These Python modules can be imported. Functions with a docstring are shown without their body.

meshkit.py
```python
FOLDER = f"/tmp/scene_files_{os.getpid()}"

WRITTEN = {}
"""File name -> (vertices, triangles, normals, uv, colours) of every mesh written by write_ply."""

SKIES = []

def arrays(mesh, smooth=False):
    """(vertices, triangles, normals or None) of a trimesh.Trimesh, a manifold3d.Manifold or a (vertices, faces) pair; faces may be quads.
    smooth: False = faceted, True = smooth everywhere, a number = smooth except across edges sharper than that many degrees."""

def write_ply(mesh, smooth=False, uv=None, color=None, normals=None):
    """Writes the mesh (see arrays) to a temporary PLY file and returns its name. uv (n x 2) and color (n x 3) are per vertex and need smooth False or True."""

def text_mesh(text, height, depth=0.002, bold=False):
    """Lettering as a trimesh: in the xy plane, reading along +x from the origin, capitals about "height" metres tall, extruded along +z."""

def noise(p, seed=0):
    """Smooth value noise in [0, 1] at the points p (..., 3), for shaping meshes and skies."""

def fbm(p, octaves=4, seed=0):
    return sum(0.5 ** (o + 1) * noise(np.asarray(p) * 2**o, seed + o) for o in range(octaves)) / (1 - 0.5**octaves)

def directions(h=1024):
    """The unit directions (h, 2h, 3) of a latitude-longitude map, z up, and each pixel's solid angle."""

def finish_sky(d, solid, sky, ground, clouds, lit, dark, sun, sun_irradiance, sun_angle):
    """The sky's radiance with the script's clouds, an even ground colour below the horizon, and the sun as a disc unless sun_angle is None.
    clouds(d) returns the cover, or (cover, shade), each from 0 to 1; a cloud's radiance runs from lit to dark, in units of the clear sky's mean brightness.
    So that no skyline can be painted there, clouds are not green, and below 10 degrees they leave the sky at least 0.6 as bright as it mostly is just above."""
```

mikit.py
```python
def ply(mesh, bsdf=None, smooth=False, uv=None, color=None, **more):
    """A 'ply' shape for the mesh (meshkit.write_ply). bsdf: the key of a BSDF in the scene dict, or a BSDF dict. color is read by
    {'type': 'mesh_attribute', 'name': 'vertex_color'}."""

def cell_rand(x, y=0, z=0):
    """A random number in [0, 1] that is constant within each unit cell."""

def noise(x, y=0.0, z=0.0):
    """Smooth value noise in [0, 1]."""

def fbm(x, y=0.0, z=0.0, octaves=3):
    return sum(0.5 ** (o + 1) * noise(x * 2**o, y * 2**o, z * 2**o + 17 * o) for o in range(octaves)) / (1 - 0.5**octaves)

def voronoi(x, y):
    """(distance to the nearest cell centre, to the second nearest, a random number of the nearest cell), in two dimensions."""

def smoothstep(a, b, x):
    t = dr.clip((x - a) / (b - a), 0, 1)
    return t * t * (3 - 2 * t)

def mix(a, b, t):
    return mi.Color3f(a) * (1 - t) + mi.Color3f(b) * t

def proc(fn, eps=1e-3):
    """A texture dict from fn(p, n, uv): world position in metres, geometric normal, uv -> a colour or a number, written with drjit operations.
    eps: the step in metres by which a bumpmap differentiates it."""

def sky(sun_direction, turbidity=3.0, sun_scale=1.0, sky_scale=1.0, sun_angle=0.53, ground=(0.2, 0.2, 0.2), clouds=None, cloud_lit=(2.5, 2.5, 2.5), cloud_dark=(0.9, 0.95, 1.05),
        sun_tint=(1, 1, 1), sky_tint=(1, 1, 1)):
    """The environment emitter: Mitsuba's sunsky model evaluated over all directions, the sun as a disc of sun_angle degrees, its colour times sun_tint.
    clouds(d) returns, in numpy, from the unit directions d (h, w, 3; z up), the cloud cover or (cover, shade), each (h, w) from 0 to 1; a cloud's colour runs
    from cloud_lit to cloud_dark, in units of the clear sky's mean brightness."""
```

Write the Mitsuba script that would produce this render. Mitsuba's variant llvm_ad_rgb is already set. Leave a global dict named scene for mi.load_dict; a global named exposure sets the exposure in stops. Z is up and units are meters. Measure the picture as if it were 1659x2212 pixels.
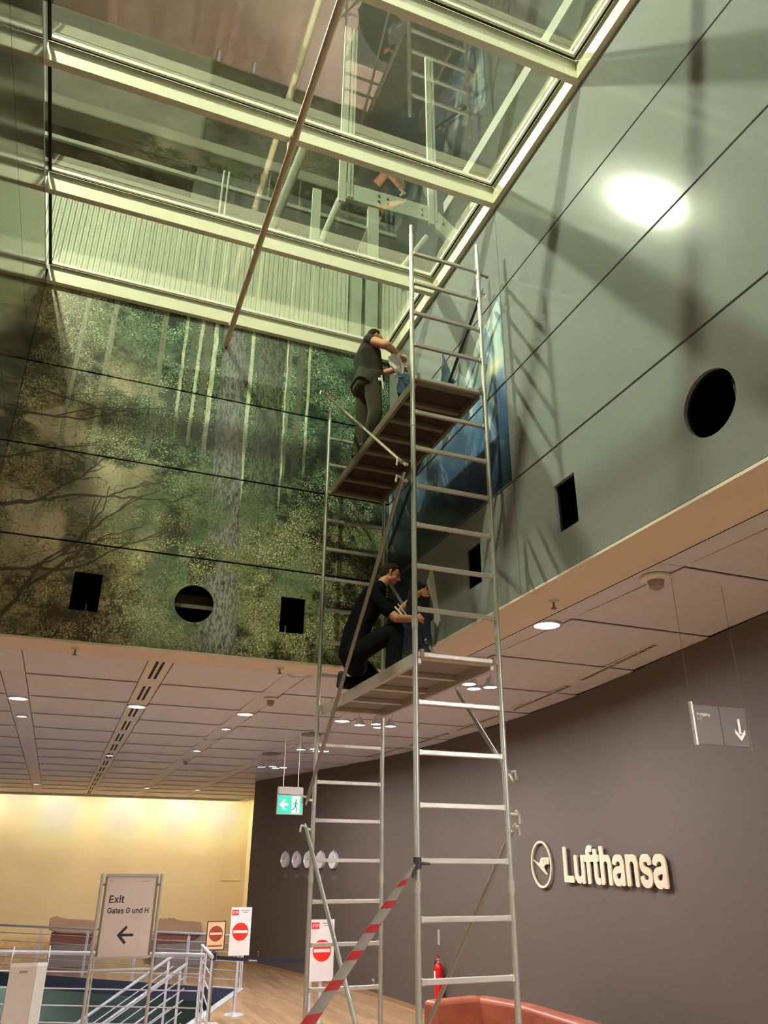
import math, random
import numpy as np, trimesh, mitsuba as mi, drjit as dr
import manifold3d as m3
from shapely.geometry import Polygon, Point, LineString, box as sbox
from shapely import affinity
from shapely.ops import unary_union
from scipy.interpolate import CubicSpline
import mikit, meshkit
from mikit import noise, fbm, voronoi, smoothstep, mix, cell_rand

T4 = mi.ScalarTransform4f
scene, labels = {}, {}
rng = np.random.default_rng(7); random.seed(7)

# ------------------------------------------------------------------ camera, light, exposure
FOC, PITCH, YAW, ROLL, EYE = 1672.856, 0.423758, 0.369103, 0.0074999, 2.67
cp, sp, cy_, sy_ = math.cos(PITCH), math.sin(PITCH), math.cos(YAW), math.sin(YAW)
fh, rt, zz = np.array([sy_, cy_, 0]), np.array([cy_, -sy_, 0]), np.array([0, 0, 1.0])
fwd, up0 = fh * cp + zz * sp, -fh * sp + zz * cp
up = -rt * math.sin(ROLL) + up0 * math.cos(ROLL)
scene['camera'] = {'type': 'perspective', 'fov': math.degrees(2 * math.atan(829.5 / FOC)), 'fov_axis': 'x', 'near_clip': 0.05, 'far_clip': 200.0,
                   'to_world': T4().look_at(origin=[0, 0, EYE], target=list(np.array([0, 0, EYE]) + fwd), up=list(up))}
exposure = 0.0
FLOOD = np.array([9000., 9150., 7500.])      # radiance of the two floodlights in the hall above the skylight
FLOOD2 = np.array([3400., 3520., 2640.])
STRIP = np.array([225., 226., 192.])          # unseen strip light above the well, softens light on the forest wall
SPOT = np.array([720., 705., 705.])             # downlights of the lobby ceiling
COVE = np.array([215., 176., 108.])
WASH = np.array([18., 15.4, 11.2])             # unseen wall washers, placed to even out light on the wall            # cove strip over the cream wall

def lin(r, g=None, b=None):
    c = np.array(r if g is None else (r, g, b), float) / 255
    return [float(x) for x in np.where(c <= 0.04045, c / 12.92, ((c + 0.055) / 1.055) ** 2.4)]

# ------------------------------------------------------------------ materials
def rgb(c): return {'type': 'rgb', 'value': [float(x) for x in c]}
def mat(key, color, rough=0.6, metal=0.0, **kw):
    c = color if isinstance(color, dict) else rgb(color)
    scene[key] = {'type': 'twosided', 'bsdf': {'type': 'principled', 'base_color': c, 'roughness': rough, 'metallic': metal, **kw}}
    return key

def seg(u, v, a, b, r0, r1):
    ax, ay, bx, by = *a, *b
    dx, dy = bx - ax, by - ay
    t = dr.clip(((u - ax) * dx + (v - ay) * dy) / (dx * dx + dy * dy), 0, 1)
    return dr.sqrt(dr.square(u - ax - t * dx) + dr.square(v - ay - t * dy)) - (r0 + (r1 - r0) * t)

_r = np.random.default_rng(11)
BR = []                                      # branches of the printed forest: root, tip, thickness
def _branch(x, y, ang, ln, w, depth):
    x2, y2 = x + ln * math.cos(ang), y + ln * math.sin(ang)
    BR.append(((x, y), (x2, y2), w, w * 0.6))
    if depth:
        for s in (0.55, 1.0):
            _branch(x + (x2 - x) * s, y + (y2 - y) * s, ang + _r.uniform(-0.55, 0.6), ln * _r.uniform(0.55, 0.8), w * 0.62, depth - 1)
for x, y, a, l, w, d in ((-1.0, 4.9, 1.15, 0.95, 0.026, 3), (-1.3, 6.3, 0.28, 0.95, 0.022, 3), (-1.3, 6.9, 0.35, 0.7, 0.015, 2), (-1.3, 5.55, 0.12, 1.0, 0.02, 3), (-1.3, 7.5, 0.1, 0.8, 0.015, 2), (-1.2, 7.9, -0.15, 0.8, 0.012, 2),
                         (2.6, 7.4, -0.9, 0.5, 0.012, 2), (3.3, 6.6, 2.2, 0.5, 0.012, 2)):
    _branch(x, y, a, l, w, d)

def forest(p, n, uv):
    u = p.x - (9.0 - p.y)
    v = p.z
    w1, w2 = fbm(u * 1.7 + 3, v * 1.7, 1.3), fbm(u * 1.3 + 9, v * 1.3, 5.7)
    big = fbm(u * 0.9 + 20.0, v * 1.1 + 3.0, 0.5)
    left = smoothstep(0.9, -0.9, u + (v - 7.0) * 0.25)
    green = smoothstep(6.0, 8.2, v) * smoothstep(-1.5, 0.5, u + 0.25 * v - 1.6)
    dark = mix(mix(lin(28, 32, 18), lin(17, 36, 26), green), lin(56, 46, 34), left * 0.6)
    midc = mix(mix(lin(86, 92, 62), lin(60, 86, 64), green), lin(108, 98, 68), left)
    hi = mix(mix(lin(152, 144, 108), lin(128, 152, 118), green), lin(170, 150, 112), left * 0.7)
    pale = mix(lin(226, 212, 176), lin(216, 230, 196), green)
    m0 = fbm(u * 1.9 + w1, v * 2.3 + w2, 2.2, octaves=3)
    m1 = fbm(u * 6.0 + 1.2 * w2, v * 7.0, 4.1, octaves=3)
    m2 = fbm(u * 25.0 + v * 8.0, v * 36.0 - u * 6.0, 6.3, octaves=3)
    lum = 1.0 * (m0 - 0.5) + 0.9 * (m1 - 0.5) + 1.1 * (m2 - 0.5) + 0.48
    c = mix(dark, midc, smoothstep(0.25, 0.70, lum))
    # pale ground seen between the trees, with soft bars of far stems
    gm = fbm(u * 1.4 + 31.0, v * 1.7 + w1, 7.0) + 0.10 * (m1 - 0.5)
    gap = smoothstep(0.47, 0.60, gm) * smoothstep(0.75, -0.15, u) * smoothstep(5.4, 6.1, v) * smoothstep(8.9, 7.7, v)
    far = smoothstep(0.45, 0.6, noise(u * 5.0 + 0.2 * v, 3.0)) * 0.35
    c = mix(c, mix(lin(178, 164, 138), lin(112, 102, 84), far), gap * 0.95)
    mist = smoothstep(0.50, 0.66, fbm(u * 1.3 + 3.0, v * 1.2 + 8.0, 12.0)) * smoothstep(7.4, 6.4, v)
    c = mix(c, lin(80, 96, 76), mist * 0.55)
    # distant slim stems, pale on one side
    stems = mi.Float(0.0)
    for x0, x1, y0, wd, b in ((0.58, 0.60, 7.8, 0.045, 0.8), (0.70, 0.69, 7.7, 0.08, 0.08), (0.79, 0.775, 7.7, 0.05, 0.9), (0.89, 0.87, 7.6, 0.11, 0.10), (0.985, 0.985, 7.35, 0.07, 1.0), (2.325, 2.32, 7.5, 0.045, 0.85),
                              (2.20, 2.19, 7.4, 0.10, 0.1), (2.05, 2.04, 7.3, 0.05, 0.25), (1.50, 1.50, 6.6, 0.06, 0.95), (0.30, 0.30, 7.3, 0.08, 0.25), (-0.35, -0.34, 7.0, 0.08, 0.35), (-0.7, -0.7, 7.1, 0.06, 0.4), (2.0, 2.01, 7.0, 0.03, 0.9)):
        xc = x0 + (x1 - x0) * (9.4 - v) / 2.0
        e = smoothstep(wd * 0.5, wd * 0.36, dr.abs(u - xc + 0.012 * (noise(v * 6.0, x0 * 9) - 0.5))) * smoothstep(y0 - 0.3, y0 + 0.35, v + 0.5 * (noise(u * 9.0, v * 5.0) - 0.5))
        c = mix(c, mix(lin(54, 56, 44), lin(208, 210, 182), b * (0.5 + 0.5 * noise(u * 40.0, v * 14.0))), e * 0.9)
        stems = dr.maximum(stems, e)
    # the two thick trunks: plated bark
    tr = mi.Float(0.0)
    for a, b_, w0, wl, top, bot, grey in ((1.77, 1.80, 0.40, 0.35, 10.0, 6.75, 0), (1.235, 1.40, 0.33, 0.46, 10.0, 4.6, 1)):
        t = (9.3 - v) / 4.4
        xc, hw = a + (b_ - a) * t, 0.5 * (w0 + (wl - w0) * t)
        rel = (u - xc) / hw
        e = smoothstep(1.0, 0.93, dr.abs(rel + 0.05 * (noise(v * 9.0) - 0.5))) * smoothstep(bot - 0.35, bot + 0.2, v + 0.6 * (noise(u * 7.0, v * 7.0, 4.0) - 0.5))
        bark = 0.55 * fbm(u * 85.0, v * 30.0, 1.0 + grey, octaves=3) + 0.45 * fbm(u * 60.0, v * 14.0, 5.0 + grey, octaves=2)
        if grey: bc = mix(lin(68, 69, 66), lin(112, 114, 110), smoothstep(0.36, 0.62, bark)) * (0.66 + 0.36 * dr.sqrt(dr.maximum(1 - rel * rel, 0.0)))
        else: bc = mix(lin(38, 44, 34), lin(82, 88, 68), smoothstep(0.36, 0.62, bark)) * (0.75 + 0.3 * smoothstep(1.0, -0.6, rel))
        kn = voronoi(u * 3.1 + 4 * grey, v * 2.6)
        bc = mix(bc, lin(34, 35, 30), smoothstep(0.10, 0.04, kn[0]) * 0.7)
        veil = 1 - 0.9 * smoothstep(0.46, 0.58, fbm(u * 3.3 + 8.0, v * 3.0, 9.0)) * smoothstep(7.2, 6.3, v) * smoothstep(5.1, 5.8, v)
        c = mix(c, bc, e * veil)
        tr = dr.maximum(tr, e * veil * (1.0 if grey else 0.95))
    # leaves: layers of small elongated dabs, dark, yellow-green, light and pale
    bare = dr.maximum(tr, dr.maximum(gap * 0.72, dr.maximum(stems * 0.75, mist * 0.5)))
    for k, (s, col, dens) in enumerate(((22.0, dark, 0.50), (28.0, midc, 0.5), (36.0, dark, 0.45), (42.0, hi, 0.36), (54.0, hi, 0.34), (66.0, pale, 0.24))):
        ca, sa = math.cos(0.4 + 1.3 * k), math.sin(0.4 + 1.3 * k)
        ju, jv = u + 0.03 * (m1 - 0.5), v + 0.03 * (m2 - 0.5)
        d1, d2, r = voronoi((ju * ca + jv * sa) * s * 0.75 + 13.0 * k, (-ju * sa + jv * ca) * s * 1.35 + 5.0 * k)
        clump = smoothstep(0.42, 0.60, fbm(u * 2.6 + 7.0 * k, v * 3.2 + w2, 3.0 + k) * 0.6 + 0.4 * m1)
        on = smoothstep(0.50, 0.28, d1) * smoothstep(1 - dens - 0.06, 1 - dens + 0.06, r) * clump * (1 - bare)
        c = mix(c, col, on * (0.55 if k < 5 else 0.6))
    # twigs and branches over everything but the near trunk
    br = mi.Float(9.0)
    wu, wv = u + 0.12 * (w1 - 0.5) + 0.03 * (m1 - 0.5), v + 0.12 * (w2 - 0.5) + 0.04 * (noise(u * 9.0, v * 9.0, 3.0) - 0.5)
    for a, b_, r0, r1 in BR:
        br = dr.minimum(br, seg(wu, wv, a, b_, r0, r1))
    c = mix(c, lin(44, 35, 26), smoothstep(0.007, -0.002, br) * 0.9)
    for k, (s, wd) in enumerate(((2.2, 0.008), (4.2, 0.011), (7.5, 0.016))):
        rid = dr.abs(fbm(u * s + 1.4 * w2 + 5.0 * k, v * s * 1.6 + w1, 11.0 + k) - 0.5)
        c = mix(c, lin(34, 31, 20), smoothstep(wd, wd * 0.2, rid) * 0.65 * (1 - tr) * (0.45 + 0.55 * left))
    return dr.minimum(c * (1.2 + 0.6 * big) * (1.0 + 0.15 * smoothstep(7.4, 5.2, v)), 0.85)  # print brightened towards the bottom to offset the weaker light there

def ice(p, n, uv):
    u, v = 9.0 - p.y, p.z
    w = fbm(u * 1.4, v * 1.4, 2.0)
    st = fbm(u * 7.0 + v * 3.2 + 2.5 * w, v * 1.5 - u * 0.8, 6.0, octaves=4)
    t = v + 0.45 * (w - 0.5)
    c = mix(lin(34, 48, 62), lin(74, 106, 146), smoothstep(6.05, 6.9, t))
    c = mix(c, lin(124, 156, 186), smoothstep(6.9, 7.3, t))
    c = mix(c, lin(184, 208, 212), smoothstep(7.2, 7.7, t))
    c = mix(c, lin(232, 238, 236), smoothstep(0.55, 0.72, st) * smoothstep(6.3, 7.2, t) * 0.55)
    c = mix(c, lin(60, 96, 150), smoothstep(0.48, 0.34, st) * smoothstep(6.4, 7.0, t) * 0.6)
    glow = dr.exp(-(dr.square((u - 3.0) / 0.16) + dr.square((v - 7.45) / 0.11)))
    c = mix(c, lin(250, 246, 214), glow)
    return c

def woodfloor(p, n, uv):
    pl = dr.floor(p.x / 0.14)
    k = cell_rand(pl, dr.floor((p.y + 7 * cell_rand(pl)) / 1.4))
    g = fbm(p.x * 28.0, p.y * 2.2, k * 9)
    c = mix(lin(124, 97, 70), lin(166, 135, 104), 0.55 * g + 0.45 * k)
    return c

def leather(p, n, uv):
    return mix(lin(122, 62, 44), lin(156, 86, 64), fbm(p.x * 5, p.y * 5, p.z * 7))

def deckply(p, n, uv):
    return mix(lin(34, 26, 20), lin(66, 50, 36), fbm(p.x * 9.0, p.y * 2.0, 4.0) * 0.7 + 0.3 * fbm(p.x * 40, p.y * 6))

mat('m_mural', mikit.proc(forest), 0.30, specular=0.45)
scene['m_mural_gloss'] = {'type': 'twosided', 'bsdf': {'type': 'roughplastic', 'alpha': 0.015, 'int_ior': 1.75, 'diffuse_reflectance': rgb(lin(46, 47, 38))}}
mat('m_ice', mikit.proc(ice), 0.22, specular=0.5)
mat('m_metalpanel', lin(138, 141, 142), 0.10, specular=0.10)
mat('m_reveal', lin(18, 18, 17), 0.8)
mat('m_jointmetal', lin(210, 212, 205), 0.3, 0.8)
mat('m_black', [0.004, 0.004, 0.004], 0.9)
mat('m_ductgrey', lin(92, 84, 70), 0.7)
mat('m_transom', lin(228, 226, 204), 0.42)
mat('m_gasket', [0.006, 0.006, 0.006], 0.6)
mat('m_bead', lin(238, 238, 226), 0.35)
mat('m_pipe', lin(206, 184, 158), 0.4)
mat('m_soffit', lin(222, 208, 192), 0.6)
mat('m_ceil', lin(214, 214, 224), 0.45)
mat('m_strip', lin(222, 218, 210), 0.45)
mat('m_slot', lin(26, 24, 22), 0.7)
mat('m_cream', lin(234, 218, 176), 0.8)
mat('m_grey', lin(84, 73, 65), 0.7)
mat('m_floor', mikit.proc(woodfloor), 0.34)
mat('m_stone', lin(176, 178, 180), 0.4)
mat('m_navy', lin(62, 68, 86), 0.6)
mat('m_base', lin(146, 112, 80), 0.5)
mat('m_teal', lin(150, 176, 164), 0.4)
mat('m_lowfloor', lin(140, 146, 166), 0.3)
mat('m_void', lin(114, 114, 106), 0.85)
mat('m_voidlight', lin(122, 122, 110), 0.7)
mat('m_voiddark', lin(84, 86, 78), 0.85)
mat('m_corr', lin(172, 174, 158), 0.5)
mat('m_steelwhite', lin(150, 156, 142), 0.5)
mat('m_alu', lin(198, 196, 188), 0.34, 0.75)
mat('m_alubright', lin(196, 190, 182), 0.38, 0.6)
mat('m_galv', lin(128, 118, 100), 0.5, 0.4)
mat('m_chrome', lin(222, 222, 230), 0.25, 0.5)
mat('m_brace', lin(150, 148, 142), 0.4, 0.6)
mat('m_rail', lin(214, 216, 226), 0.3, 0.4)
mat('m_deck', mikit.proc(deckply), 0.7)
mat('m_deckgrey', lin(116, 108, 102), 0.6)
mat('m_castor', lin(40, 40, 42), 0.5)
mat('m_white', lin(232, 228, 222), 0.55)
mat('m_letter', lin(214, 198, 170), 0.5)
mat('m_signgrey', lin(96, 90, 84), 0.5)
mat('m_board', lin(206, 190, 178), 0.5)
mat('m_ink', lin(40, 40, 44), 0.6)
mat('m_inkfaint', lin(150, 130, 128), 0.6)
mat('m_red', lin(214, 40, 22), 0.45)
mat('m_redtag', lin(206, 36, 58), 0.5)
mat('m_redsepia', lin(138, 52, 32), 0.5)
mat('m_sepia', lin(206, 170, 128), 0.5)
mat('m_paper', lin(218, 208, 204), 0.55)
mat('m_frame', lin(34, 26, 22), 0.5)
mat('m_belt', lin(28, 28, 50), 0.8)
mat('m_sofa', mikit.proc(leather), 0.38)
mat('m_seat', lin(146, 90, 72), 0.55)
mat('m_seattan', lin(214, 176, 140), 0.55)
mat('m_extred', lin(196, 20, 18), 0.3)
mat('m_skin', lin(196, 132, 100), 0.55)
mat('m_hair', lin(44, 32, 26), 0.8, specular=0.15)
mat('m_shirtgrey', lin(58, 56, 50), 0.9, specular=0.1)
mat('m_trouser', lin(66, 64, 50), 0.9, specular=0.1)
mat('m_shirtblack', lin(16, 16, 22), 0.9, specular=0.08)
mat('m_jeans', lin(20, 20, 23), 0.9, specular=0.08)
mat('m_shoe', lin(30, 27, 24), 0.6)
mat('m_filmblue', lin(52, 76, 98), 0.25)
mat('m_filmnavy', lin(44, 56, 76), 0.3)
mat('m_tapegrey', lin(104, 97, 88), 0.5)
mat('m_tapered', lin(128, 20, 22), 0.5)
mat('m_plasticgrey', lin(150, 138, 132), 0.5)
mat('m_roofgrey', lin(80, 82, 74), 0.9)
scene['m_glass'] = {'type': 'thindielectric', 'int_ior': 2.9, 'specular_transmittance': rgb([0.80, 0.86, 0.74])}
scene['m_acrylic'] = {'type': 'thindielectric', 'int_ior': 1.5}
def emit(c, weight=1.0): return {'type': 'area', 'radiance': rgb(c), 'sampling_weight': weight}

# ------------------------------------------------------------------ helpers
used = set()
def num(name):
    if name not in used:
        used.add(name); return name
    k = 1
    while f'{name}_{k:03d}' in used: k += 1
    used.add(f'{name}_{k:03d}'); return f'{name}_{k:03d}'

def lab(key, label=None, cat=None, group=None, kind=None):
    d = labels.setdefault(key, {})
    for k, v in (('label', label), ('category', cat), ('group', group), ('kind', kind)):
        if v: d[k] = v
    return key

def thing(name, label, cat, group=None):
    return lab(num(name), label, cat, group)

def add(name, mesh, m, parent=None, smooth=35, label=None, cat=None, group=None, kind=None, **more):
    key = num(f'{parent}__{name}' if parent else name)
    scene[key] = mesh_dict(mesh, m, smooth, **more)
    if label or cat or kind: lab(key, label, cat, group, kind)
    return key
def mesh_dict(mesh, m, smooth=35, **more):
    if isinstance(mesh, dict): return {**mesh, **more}
    if isinstance(mesh, list): mesh = cat(mesh)
    return mikit.ply(mesh, m, smooth=smooth, **more)
cat = lambda ms: trimesh.util.concatenate(ms)

def box(x0, x1, y0, y1, z0, z1, bev=0.0):
    x0, x1, y0, y1, z0, z1 = min(x0, x1), max(x0, x1), min(y0, y1), max(y0, y1), min(z0, z1), max(z0, z1)
    if bev <= 0:
        b = trimesh.creation.box((x1 - x0, y1 - y0, z1 - z0)); b.apply_translation(((x0 + x1) / 2, (y0 + y1) / 2, (z0 + z1) / 2)); return b
    e = min(bev, 0.45 * min(x1 - x0, y1 - y0, z1 - z0)); pts = []
    for sx in (0, 1):
        for sy in (0, 1):
            for sz in (0, 1):
                c = np.array([x1 if sx else x0, y1 if sy else y0, z1 if sz else z0]); d = np.array([-1 if sx else 1, -1 if sy else 1, -1 if sz else 1]) * e
                for k in range(3):
                    q = d.copy(); q[k] = 0; pts.append(c + q)
    return trimesh.convex.convex_hull(np.array(pts))

def tube(a, b, r, r2=None, n=14, cap=True):
    a, b = np.asarray(a, float), np.asarray(b, float)
    r2 = r if r2 is None else r2
    d = (b - a) / np.linalg.norm(b - a)
    x = np.cross(d, [0, 0, 1.0] if abs(d[2]) < 0.9 else [1.0, 0, 0]); x /= np.linalg.norm(x); y = np.cross(d, x)
    t = np.arange(n) * 2 * np.pi / n
    ring = np.cos(t)[:, None] * x + np.sin(t)[:, None] * y
    v = np.vstack([a + ring * r, b + ring * r2, [a, b]]); f = []
    for i in range(n):
        j = (i + 1) % n
        f += [[i, j, j + n], [i, j + n, i + n]]
        if cap: f += [[2 * n, j, i], [2 * n + 1, i + n, j + n]]
    m = trimesh.Trimesh(v, f, process=False); m.fix_normals(); return m

def path(pts, r, n=10):
    return cat([tube(pts[i], pts[i + 1], r, n=n) for i in range(len(pts) - 1)] + [ball(p, r, 1) for p in pts[1:-1]])
def ball(c, r, sub=2, s=(1, 1, 1)):
    m = trimesh.creation.icosphere(sub, 1.0); m.vertices = m.vertices * np.array(s) * r + np.asarray(c); return m
def lathe(prof, c=(0, 0, 0), n=28):
    m = trimesh.creation.revolve(np.array(prof, float), sections=n); m.apply_translation(c); return m
def extrude(poly, depth):
    if poly.geom_type != 'Polygon': return cat([extrude(g, depth) for g in poly.geoms])
    return trimesh.creation.extrude_polygon(poly, depth, engine='earcut')
def frame(o, ex, ey, ez):
    M = np.eye(4); M[:3, 0], M[:3, 1], M[:3, 2], M[:3, 3] = ex, ey, ez, o; return M
def put(m, o, ex, ey, ez):
    m = m.copy(); m.apply_transform(frame(o, ex, ey, ez))
    if np.linalg.det(np.array([ex, ey, ez], float)) < 0: m.invert()
    return m
def bar(a, b, w, h, upv=(0, 0, 1), bev=0.004):
    """A rectangular bar from a to b, w wide and h tall."""
    a, b = np.asarray(a, float), np.asarray(b, float); L = np.linalg.norm(b - a); d = (b - a) / L
    s = np.cross(upv, d); s /= np.linalg.norm(s); u = np.cross(d, s)
    m = box(0, L, -w / 2, w / 2, -h / 2, h / 2, bev); m.apply_transform(frame(a, d, s, u)); return m
def sheet(P, th=0.003):
    """A curved sheet through the grid of points P (n, m, 3), with thickness."""
    n, m = P.shape[:2]
    du, dv = np.gradient(P, axis=0), np.gradient(P, axis=1)
    N = np.cross(du, dv); N /= np.linalg.norm(N, axis=2, keepdims=True) + 1e-12
    A, B = (P + N * th / 2).reshape(-1, 3), (P - N * th / 2).reshape(-1, 3); k = n * m; f = []
    I = lambda i, j: i * m + j
    for i in range(n - 1):
        for j in range(m - 1):
            a, b, c, d = I(i, j), I(i + 1, j), I(i + 1, j + 1), I(i, j + 1)
            f += [[a, b, c], [a, c, d], [k + a, k + c, k + b], [k + a, k + d, k + c]]
    edge = [I(i, 0) for i in range(n)] + [I(n - 1, j) for j in range(1, m)] + [I(i, m - 1) for i in range(n - 2, -1, -1)] + [I(0, j) for j in range(m - 2, 0, -1)]
    for a, b in zip(edge, edge[1:] + edge[:1]): f += [[a, k + a, k + b], [a, k + b, b]]
    t = trimesh.Trimesh(np.vstack([A, B]), f, process=False); t.fix_normals(); return t
def text(s, h, depth=0.003, bold=False):
    return meshkit.text_mesh(s, h, depth, bold)
def arc(c, r, a0, a1, n=24): return [(c[0] + r * math.cos(t), c[1] + r * math.sin(t)) for t in np.linspace(a0, a1, n)]

# ------------------------------------------------------------------ the well under the skylight
XL, XR, YM, Y0, ZB, ZT, ZG = -1.245, 3.55, 9.0, -0.85, 4.86, 9.47, 9.72
JO = [ZB, 6.0, 7.14, 8.28, ZT]; G = 0.011          # panel rows and half a joint

def panel_poly(u0, u1, v0, v1, holes=()):
    p = sbox(u0, v0, u1, v1)
    for h in holes: p = p.difference(h)
    return p
# front wall with the printed forest
wf = num('wall_front')
lab(wf, kind='structure')
hole_f = [sbox(-0.27, 5.20, 0.035, 5.65), Point(1.088, 5.43).buffer(0.228, 32), sbox(2.13, 5.20, 2.44, 5.65)]
for k in range(4):
    p = panel_poly(XL + 0.004, XR - 0.004, JO[k] + (G if k else 0), JO[k + 1] - (G if k < 3 else 0), hole_f if k == 0 else ())
    add('panel', put(extrude(p, 0.03), (0, YM, 0), (1, 0, 0), (0, 0, 1), (0, 1, 0)), 'm_mural', wf, smooth=False)
back = sbox(XL, ZB, XR, ZT)
for h in hole_f: back = back.difference(h)
add('backing', put(extrude(back, 0.02), (0, YM + 0.032, 0), (1, 0, 0), (0, 0, 1), (0, 1, 0)), 'm_reveal', wf, smooth=False)
# right wall of brushed metal panels
wr = lab(num('wall_right'), kind='structure')
hole_r = [sbox(4.795, 5.20, 5.095, 5.645), sbox(6.465, 5.215, 6.778, 5.655), Point(3.275, 5.43).buffer(0.232, 32)]
YJ = 5.75
for a, b in ((YJ, YM - 0.004), (Y0, YJ)):
    for k in range(4):
        p = panel_poly(a + 0.004, b - 0.004, JO[k] + (G if k else 0), JO[k + 1] - (G if k < 3 else 0), hole_r if k == 0 else ())
        add('panel', put(extrude(p, 0.03), (XR, 0, 0), (0, 1, 0), (0, 0, 1), (1, 0, 0)), 'm_metalpanel', wr, smooth=False)
back = sbox(Y0, ZB, YM, ZT)
for h in hole_r: back = back.difference(h)
add('backing', put(extrude(back, 0.02), (XR + 0.032, 0, 0), (0, 1, 0), (0, 0, 1), (1, 0, 0)), 'm_reveal', wr, smooth=False)
add('joint_profile', [box(XR + 0.004, XR + 0.02, YJ - 0.0015, YJ + 0.0015, ZB, ZT)], 'm_jointmetal', wr, smooth=False)
# left wall, mirror-glossy print
wl = lab(num('wall_left'), kind='structure')
for k in range(4):
    for a, b in ((Y0, YM),):
        add('panel', box(XL - 0.03, XL, a + 0.003, b - 0.003, JO[k] + (0.005 if k else 0), JO[k + 1] - (0.005 if k < 3 else 0)), 'm_mural_gloss', wl, smooth=False)
add('backing', box(XL - 0.05, XL - 0.032, Y0, YM, ZB, ZT), 'm_reveal', wl, smooth=False)
wn = add('wall_near', box(XL, XR, Y0 - 0.05, Y0, ZB, ZT), 'm_metalpanel', kind='structure', smooth=False)
# boxes behind the openings, painted black so the holes look dark
add('duct', [box(XL, XR + 0.3, YM + 0.60, YM + 0.62, 4.95, 6.2), box(XL, XR + 0.3, YM + 0.052, YM + 0.6, 5.98, 6.0), box(XL, XR + 0.3, YM + 0.052, YM + 0.6, 4.95, 4.97)], 'm_black', wf, smooth=False)
add('duct', [box(XR + 0.6, XR + 0.62, Y0, YM, 4.95, 6.2), box(XR + 0.052, XR + 0.6, Y0, YM, 5.98, 6.0), box(XR + 0.052, XR + 0.6, Y0, YM, 4.95, 4.97)], 'm_black', wr, smooth=False)
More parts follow.
